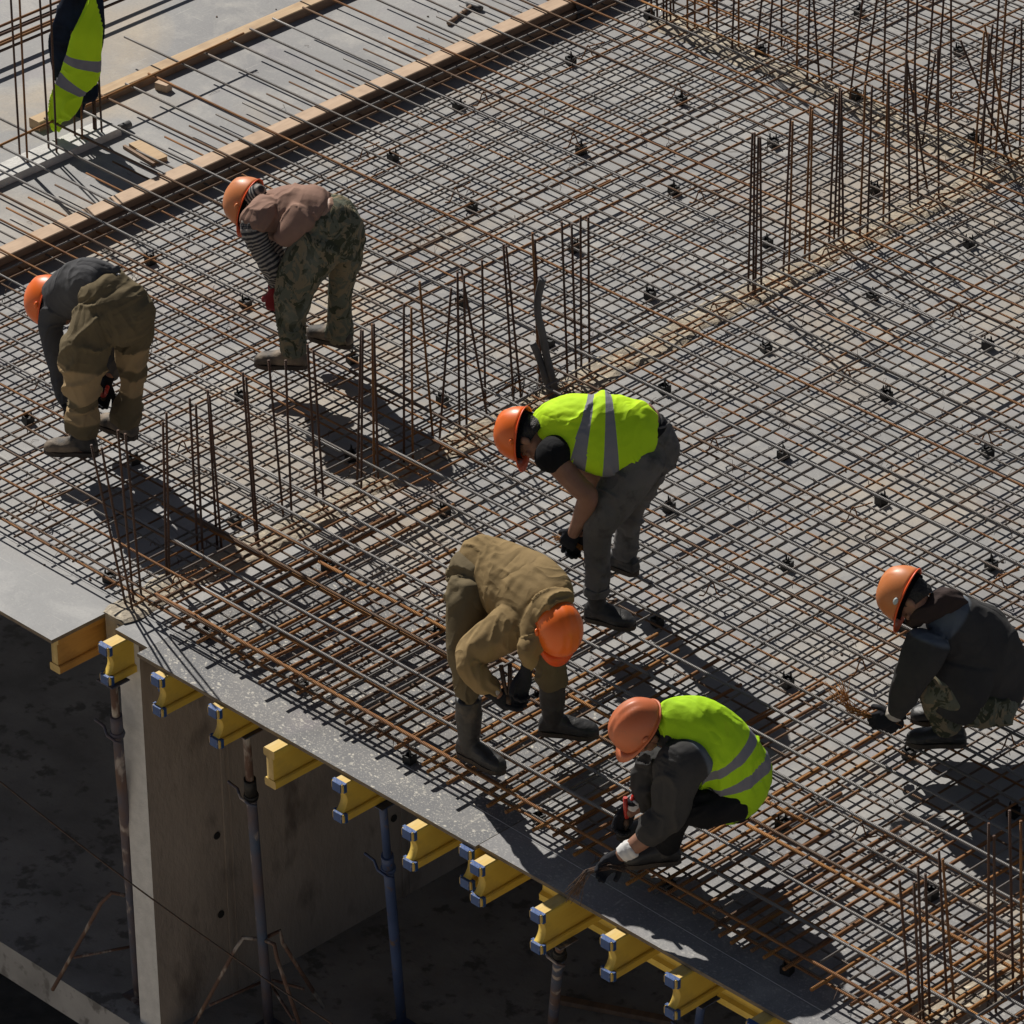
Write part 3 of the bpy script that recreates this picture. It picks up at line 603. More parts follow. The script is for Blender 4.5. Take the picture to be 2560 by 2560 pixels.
# ---- upright starter bars: measured foot and head of every bar
GREY = M['bar_startgrey']
for grp, (lab, items) in {'starter bars at the step in the deck edge': ('rusty starter bar in the cluster standing at the step in the deck edge', [[-2.846, 0.188, -2.934, 0.097, 0.944], [-2.777, 0.173, -2.854, 0.094, 0.962], [-2.835, 0.227, -2.854, 0.207, 1.016], [-2.803, 0.258, -2.828, 0.232, 0.995]]), 'starter bars along the left wall': ('rusty starter bar standing on the tan wall top left of the khaki worker', [[-2.886, 0.496, -2.869, 0.514, 0.93], [-2.87, 0.499, -2.848, 0.522, 0.989], [-2.935, 0.752, -2.935, 0.752, 0.94], [-2.888, 0.747, -2.886, 0.749, 0.928], [-2.916, 0.872, -2.924, 0.865, 0.946], [-2.886, 0.876, -2.903, 0.858, 0.925], [-2.815, 1.048, -2.835, 1.027, 1.018], [-2.778, 1.032, -2.796, 1.013, 1.012], [-2.906, 1.32, -2.936, 1.29, 0.941], [-2.848, 1.326, -2.846, 1.327, 0.962], [-2.906, 1.557, -2.917, 1.544, 0.938], [-2.78, 1.496, -2.798, 1.477, 0.98], [-2.865, 1.808, -2.832, 1.841, 0.939], [-2.767, 1.743, -2.742, 1.769, 0.998], [-2.857, 1.921, -2.846, 1.932, 0.93], [-2.814, 1.91, -2.811, 1.913, 0.952]]), 'starter bars before the bent conduits': ('rusty starter bar in the row leading up to the bent conduits', [[-2.855, 2.137, -2.84, 2.153, 0.963], [-2.795, 2.142, -2.784, 2.153, 0.962], [-2.911, 2.406, -2.947, 2.369, 0.968], [-2.904, 2.441, -2.847, 2.5, 0.916], [-2.882, 2.571, -2.877, 2.576, 0.969], [-2.813, 2.556, -2.811, 2.558, 0.984], [-2.903, 2.798, -2.989, 2.708, 0.908], [-2.968, 2.845, -2.971, 2.842, 0.901], [-2.902, 2.993, -2.93, 2.964, 0.964], [-2.902, 3.049, -2.949, 3.0, 0.932], [-2.887, 3.175, -2.906, 3.155, 0.966], [-2.937, 3.239, -2.956, 3.219, 0.883]]), 'starter bars beside the bent conduits': ('rusty starter bar in the group of four right of the bent conduits', [[-2.908, 3.408, -2.924, 3.392, 0.935], [-2.818, 3.383, -2.828, 3.372, 0.967], [-2.884, 3.488, -2.882, 3.49, 0.952], [-2.809, 3.476, -2.808, 3.476, 0.974]]), 'starter bars of the dense front cluster': ('rusty starter bar in the tight cluster of four in the right half of the mesh', [[-2.835, 4.746, -2.823, 4.759, 0.996], [-2.8, 4.751, -2.8, 4.751, 1.007], [-2.776, 4.744, -2.77, 4.751, 0.992], [-2.782, 4.798, -2.791, 4.788, 0.97]]), 'starter bars along the middle wall': ('dark starter bar in the row behind the tight cluster on the tan wall top', [[-2.841, 5.039, -2.82, 5.061, 0.979], [-2.776, 5.012, -2.768, 5.021, 0.989], [-2.846, 5.215, -2.829, 5.233, 0.981], [-2.797, 5.202, -2.794, 5.206, 0.981], [-2.91, 5.488, -2.895, 5.504, 0.939], [-2.862, 5.474, -2.849, 5.488, 0.996], [-2.873, 5.524, -2.872, 5.525, 0.962], [-2.791, 5.482, -2.811, 5.46, 1.005], [-2.816, 5.641, -2.806, 5.651, 0.974], [-2.771, 5.654, -2.765, 5.66, 0.974], [-2.841, 5.863, -2.833, 5.872, 0.954], [-2.785, 5.856, -2.801, 5.839, 0.977], [-2.851, 6.102, -2.881, 6.072, 0.982], [-2.847, 6.169, -2.877, 6.138, 0.971], [-2.896, 6.31, -2.998, 6.204, 0.882], [-2.794, 6.283, -2.814, 6.262, 0.971], [-3.297, 6.692, -3.251, 6.74, 0.613]]), 'starter bars on the far wall': ('dark starter bar on the far wall top reaching out of the photo', [[-5.502, 6.873, -5.502, 6.873, 1.15], [-5.349, 6.862, -5.351, 6.86, 1.15], [-5.326, 6.902, -5.327, 6.9, 1.15], [-5.284, 6.977, -5.277, 6.984, 1.15], [-5.132, 6.895, -5.135, 6.892, 1.15], [-4.972, 6.858, -4.95, 6.881, 1.15], [-4.961, 6.903, -4.966, 6.898, 1.15], [-4.786, 6.864, -4.713, 6.939, 1.15], [-4.75, 6.933, -4.7, 6.985, 1.15], [-4.757, 7.065, -4.765, 7.056, 1.15], [-4.506, 6.927, -4.5, 6.933, 1.15], [-4.377, 6.881, -4.367, 6.891, 1.15], [-4.305, 6.916, -4.369, 6.849, 1.15], [-4.257, 6.962, -4.241, 6.979, 1.15], [-3.987, 6.819, -3.904, 6.904, 1.15], [-3.96, 6.911, -3.875, 7.0, 1.15], [-3.84, 6.959, -3.837, 6.963, 1.15], [-3.497, 6.76, -3.49, 6.768, 1.15], [-3.65, 7.01, -3.638, 7.022, 1.15], [-3.535, 6.988, -3.503, 7.02, 1.15], [-3.491, 7.029, -3.461, 7.061, 1.15], [-3.425, 7.094, -3.445, 7.072, 1.15]]), 'starter bars at the right edge': ('dark starter bar leaning or upright at the right edge of the far mesh', [[-2.817, 6.929, -3.033, 6.704, 0.79], [-2.84, 6.971, -2.969, 6.837, 0.865], [-2.948, 6.802, -2.911, 6.841, 0.884], [-3.01, 6.969, -2.992, 6.988, 1.15], [-2.837, 6.813, -2.812, 6.839, 1.15], [-2.863, 6.917, -2.833, 6.948, 0.849], [-2.809, 7.001, -2.822, 6.988, 0.897], [-2.819, 6.607, -2.793, 6.634, 0.951], [-2.803, 6.654, -2.789, 6.669, 0.928]]), 'starter bars at the lower right': ('rusty starter bar in the group at the lower right corner', [[2.331, 0.377, 2.283, 0.327, 0.739], [2.438, 0.324, 2.404, 0.289, 0.808], [2.418, 0.364, 2.387, 0.331, 0.869], [2.43, 0.395, 2.402, 0.366, 0.813], [2.451, 0.494, 2.406, 0.448, 0.9], [2.493, 0.497, 2.438, 0.44, 0.875], [2.562, 0.643, 2.54, 0.621, 1.025], [2.595, 0.656, 2.569, 0.629, 0.97], [2.548, 0.829, 2.514, 0.794, 0.998], [2.613, 0.813, 2.588, 0.787, 0.981]]), 'starter bars in the black cage': ('grey upright bar in the small cage at the top beside the edge boards', [[-5.602, 6.812, -5.609, 6.805, 0.511], [-5.541, 6.801, -5.549, 6.792, 0.535], [-5.532, 6.845, -5.537, 6.84, 0.523], [-5.509, 6.849, -5.512, 6.846, 0.529], [-5.54, 6.943, -5.552, 6.931, 0.487]]), 'starter bars on the kerb': ('tall grey starter bar on the pale kerb beside the hanging vest', [[-6.926, 2.925, -6.917, 2.935, 1.402], [-6.84, 2.909, -6.823, 2.927, 1.402], [-6.885, 3.109, -6.88, 3.115, 1.402], [-6.812, 3.107, -6.793, 3.127, 1.402]]), 'starter bars under the hung clothes': ('rusty starter bar on the pale kerb holding up the hung clothes', [[-6.895, 3.317, -6.882, 3.331, 0.73], [-6.835, 3.321, -6.822, 3.334, 0.783], [-6.88, 3.451, -6.871, 3.46, 0.788], [-6.866, 3.455, -6.859, 3.463, 0.758], [-6.817, 3.457, -6.812, 3.461, 0.741]])}.items():
    for bx, by, tx, ty, tz in items:
        bar((bx, by, -.02), (tx, ty, tz), .0065, M['bar_start'] if random.random() < .8 else M['bar_rust'], lab, grp, sag=.002, seg=6, name='starter_bar', cat='rebar')
# ---- spacers: black plastic blocks with two prongs
def spacer_mesh():
    bm = bmesh.new(); box(bm, (-.03, -.03, 0.0006), (.03, -.021, .05)); box(bm, (-.03, .021, 0.0006), (.03, .03, .05))
    box(bm, (-.03, -.0205, 0.0006), (-.022, .0205, .046)); box(bm, (.022, -.0205, .0006), (.03, .0205, .046)); box(bm, (-.0215, -.0205, .03), (.0215, .0205, .036))
    tube(bm, [(-.012, -.018, .035), (-.012, -.018, .075), (-.009, -.018, .09)], [.008, .006, .003], 6); tube(bm, [(.014, .016, .035), (.014, .016, .07), (.010, .016, .083)], [.007, .006, .003], 6)
    me = bpy.data.meshes.new('spacer_block'); bm.to_mesh(me); bm.free(); me.materials.append(M['black_plastic']); return me
SP = spacer_mesh(); sp0 = None
for j in range(11):
    for i in range(14):
        x = -5.55+.8*i+(.06 if j % 2 else 0)+random.uniform(-.09, .09); y = .24+.832*j+random.uniform(-.08, .08)
        if x > 3.2 or abs(x+2.8) < .1: continue
        if sp0 is None: o = link('rebar_spacer', SP); sp0 = o
        else: o = sp0.copy(); col.objects.link(o)
        o['label'] = 'small black plastic spacer block clipped under the lower bars'; o['category'] = 'spacer'; o['group'] = 'black plastic spacers on the deck'
        o.location = (x, y, 0); o.rotation_euler = (0, 0, random.uniform(-.25, .25)+random.choice([0, 1.57])); o.scale = (.85, .85, random.uniform(.85, 1.05))
# ---- bent bar chairs between the two layers
def chair_mesh():
    bm = bmesh.new()
    tube(bm, [(-.05, -.02, .055), (-.025, -.02, .058), (-.012, -.015, .08), (0, -.005, .125), (.010, 0, .144), (.020, .005, .125), (.032, .012, .075), (.05, .02, .058), (.075, .05, .056)], .004, 6)
    tube(bm, [(0, .0, .130), (.05, .06, .126), (.08, .11, .122)], .004, 6)
    me = bpy.data.meshes.new('bent_bar_chair'); bm.to_mesh(me); bm.free(); me.materials.append(M['bar_rust']); return me
CH = chair_mesh(); c0 = None
for (x, y) in [(-0.71,3.28),(-1.71,3.29),(-1.70,4.31),(-0.73,4.34),(-0.73,2.25),(0.26,3.31),(0.30,2.24),(-5.45,4.27),(-5.46,5.24),(-4.70,5.23),(-4.71,4.29),(-5.45,6.10),(-4.71,6.11),(-3.69,5.24),(-4.68,7.02),(-2.71,5.23),(-2.70,6.14),(-1.75,5.25),(-4.77,1.25),(-3.70,1.32),(-3.79,0.41),(-1.76,1.24),(1.26,1.19),(1.26,2.25),(-3.47,7.17),(-2.71,2.28),(-2.71,0.40),(-2.72,4.34)]:
    if c0 is None: o = link('bar_chair', CH); c0 = o
    else: o = c0.copy(); col.objects.link(o)
    o['label'] = 'rusty bent bar support standing between the two layers of bars'; o['category'] = 'bar chair'; o['group'] = 'bent bar supports in the mesh'
    o.location = (x, y, 0); o.rotation_euler = (0, 0, random.uniform(-.3, .3)+.4)
# ---- tie wire twisted round the crossings, and cut wire ends on the deck (uncountable)
bm = bmesh.new()
for i in range(44):
    for j in range(58):
        if random.random() > .36: continue
        x = -5.72+.2*j+random.uniform(-.02, .02); y = .205+.2015*i+random.uniform(-.015, .015)
        low = random.random() < .45; z = ZBX if low else ZTX; r = .0105
        a = random.choice([.78, -.78]); ca, sa = math.cos(a), math.sin(a)
        tube(bm, [(x+ca*r*1.3, y+sa*r*1.3, z-.012), (x+ca*r*.8, y+sa*r*.8, z+.006), (x, y, z+.011), (x-ca*r*.8, y-sa*r*.8, z+.006), (x-ca*r*1.3, y-sa*r*1.3, z-.012)], .0021, 4, caps=False)
        t = random.uniform(0, 6.28); l = random.uniform(.012, .05) if random.random() < .8 else random.uniform(.05, .09)
        tube(bm, [(x, y, z+.01), (x+.4*l*math.cos(t), y+.4*l*math.sin(t), z+.008+.6*l), (x+.9*l*math.cos(t+.5), y+.9*l*math.sin(t+.5), z+.9*l*random.uniform(-.2, 1))], .0013, 4, caps=False)
from_bm('tie_wire', bm, M['wire'], kind='stuff', label='twisted tie wire knots at the crossings of the bars', cat='tie wire')
bm = bmesh.new()
for k in range(420):
    x = random.uniform(-8.4, 2.6); y = random.uniform(.2, 8.6); t = random.uniform(0, 6.28); l = random.uniform(.03, .14); c = random.uniform(-1, 1)
    if x < -6.9: continue
    tube(bm, [(x, y, .003), (x+.5*l*math.cos(t), y+.5*l*math.sin(t), .004+random.uniform(0, .012)), (x+l*math.cos(t+c), y+l*math.sin(t+c), .003)], .0011, 4, caps=False)
for k in range(150):
    x = random.uniform(-7.6, 2.6); y = random.uniform(.1, 8.4); s = random.uniform(.004, .012)
    m0 = Matrix.Translation((x, y, s*.4)) @ Matrix.Rotation(random.uniform(0, 3), 4, 'Z') @ Matrix.Diagonal((s, s*.7, s*.6, 1))
    bmesh.ops.create_icosphere(bm, subdivisions=1, radius=1, matrix=m0)
from_bm('wire_offcuts', bm, M['wire'], kind='stuff', label='cut wire ends and crumbs scattered over the deck', cat='debris')
# string line along the edge
bm = bmesh.new(); tube(bm, [(-5, .183, .006), (-2.88, .187, .006), (-.2, .155, .006), (2.6, .095, .008)], .0012, 5)
from_bm('string_line', bm, M['white'], label='thin white string stretched along the open deck edge', cat='string')
# bent conduits behind the standing worker in the vest

for nm, pp, lb, rr in (('conduit', [(-2.762,3.185,-0.023),(-2.778,3.168,0.104),(-2.801,3.144,0.266),(-2.814,3.131,0.392),(-2.829,3.115,0.503),(-2.831,3.113,0.594),(-2.822,3.123,0.673),(-2.811,3.134,0.735)], 'tall bent grey conduit sticking up behind the standing worker in the vest', .021), ('conduit', [(-2.771,3.176,-0.035),(-2.789,3.157,0.047),(-2.809,3.136,0.151),(-2.833,3.112,0.267),(-2.853,3.091,0.347)], 'short grey conduit with an open end beside the tall bent one', .019), ('conduit', [(-2.780,3.167,-0.040),(-2.803,3.143,0.082),(-2.819,3.126,0.197),(-2.826,3.119,0.255)], 'thin grey conduit squeezed between the two larger ones', .012)):
    bm = bmesh.new(); tube(bm, catmull_pts(pp), rr, 12)
    from_bm(nm, bm, M['pipe'], label=lb, cat='conduit', group='conduits rising from the wall top')
bm = bmesh.new()
for k in range(26):
    x, y = -2.769+random.uniform(-.16, .16), 3.178+random.uniform(-.3, .1); a = random.uniform(0, 6.28); l = random.uniform(.06, .2)
    tube(bm, [(x, y, .02), (x+l*.4*math.cos(a), y+l*.4*math.sin(a), .02+random.uniform(.02, .1)), (x+l*math.cos(a+.8), y+l*math.sin(a+.8), .02)], .004, 5)
from_bm('cable_scraps', bm, M['pipe'], kind='stuff', label='dark cable scraps tangled round the foot of the conduits', cat='debris')


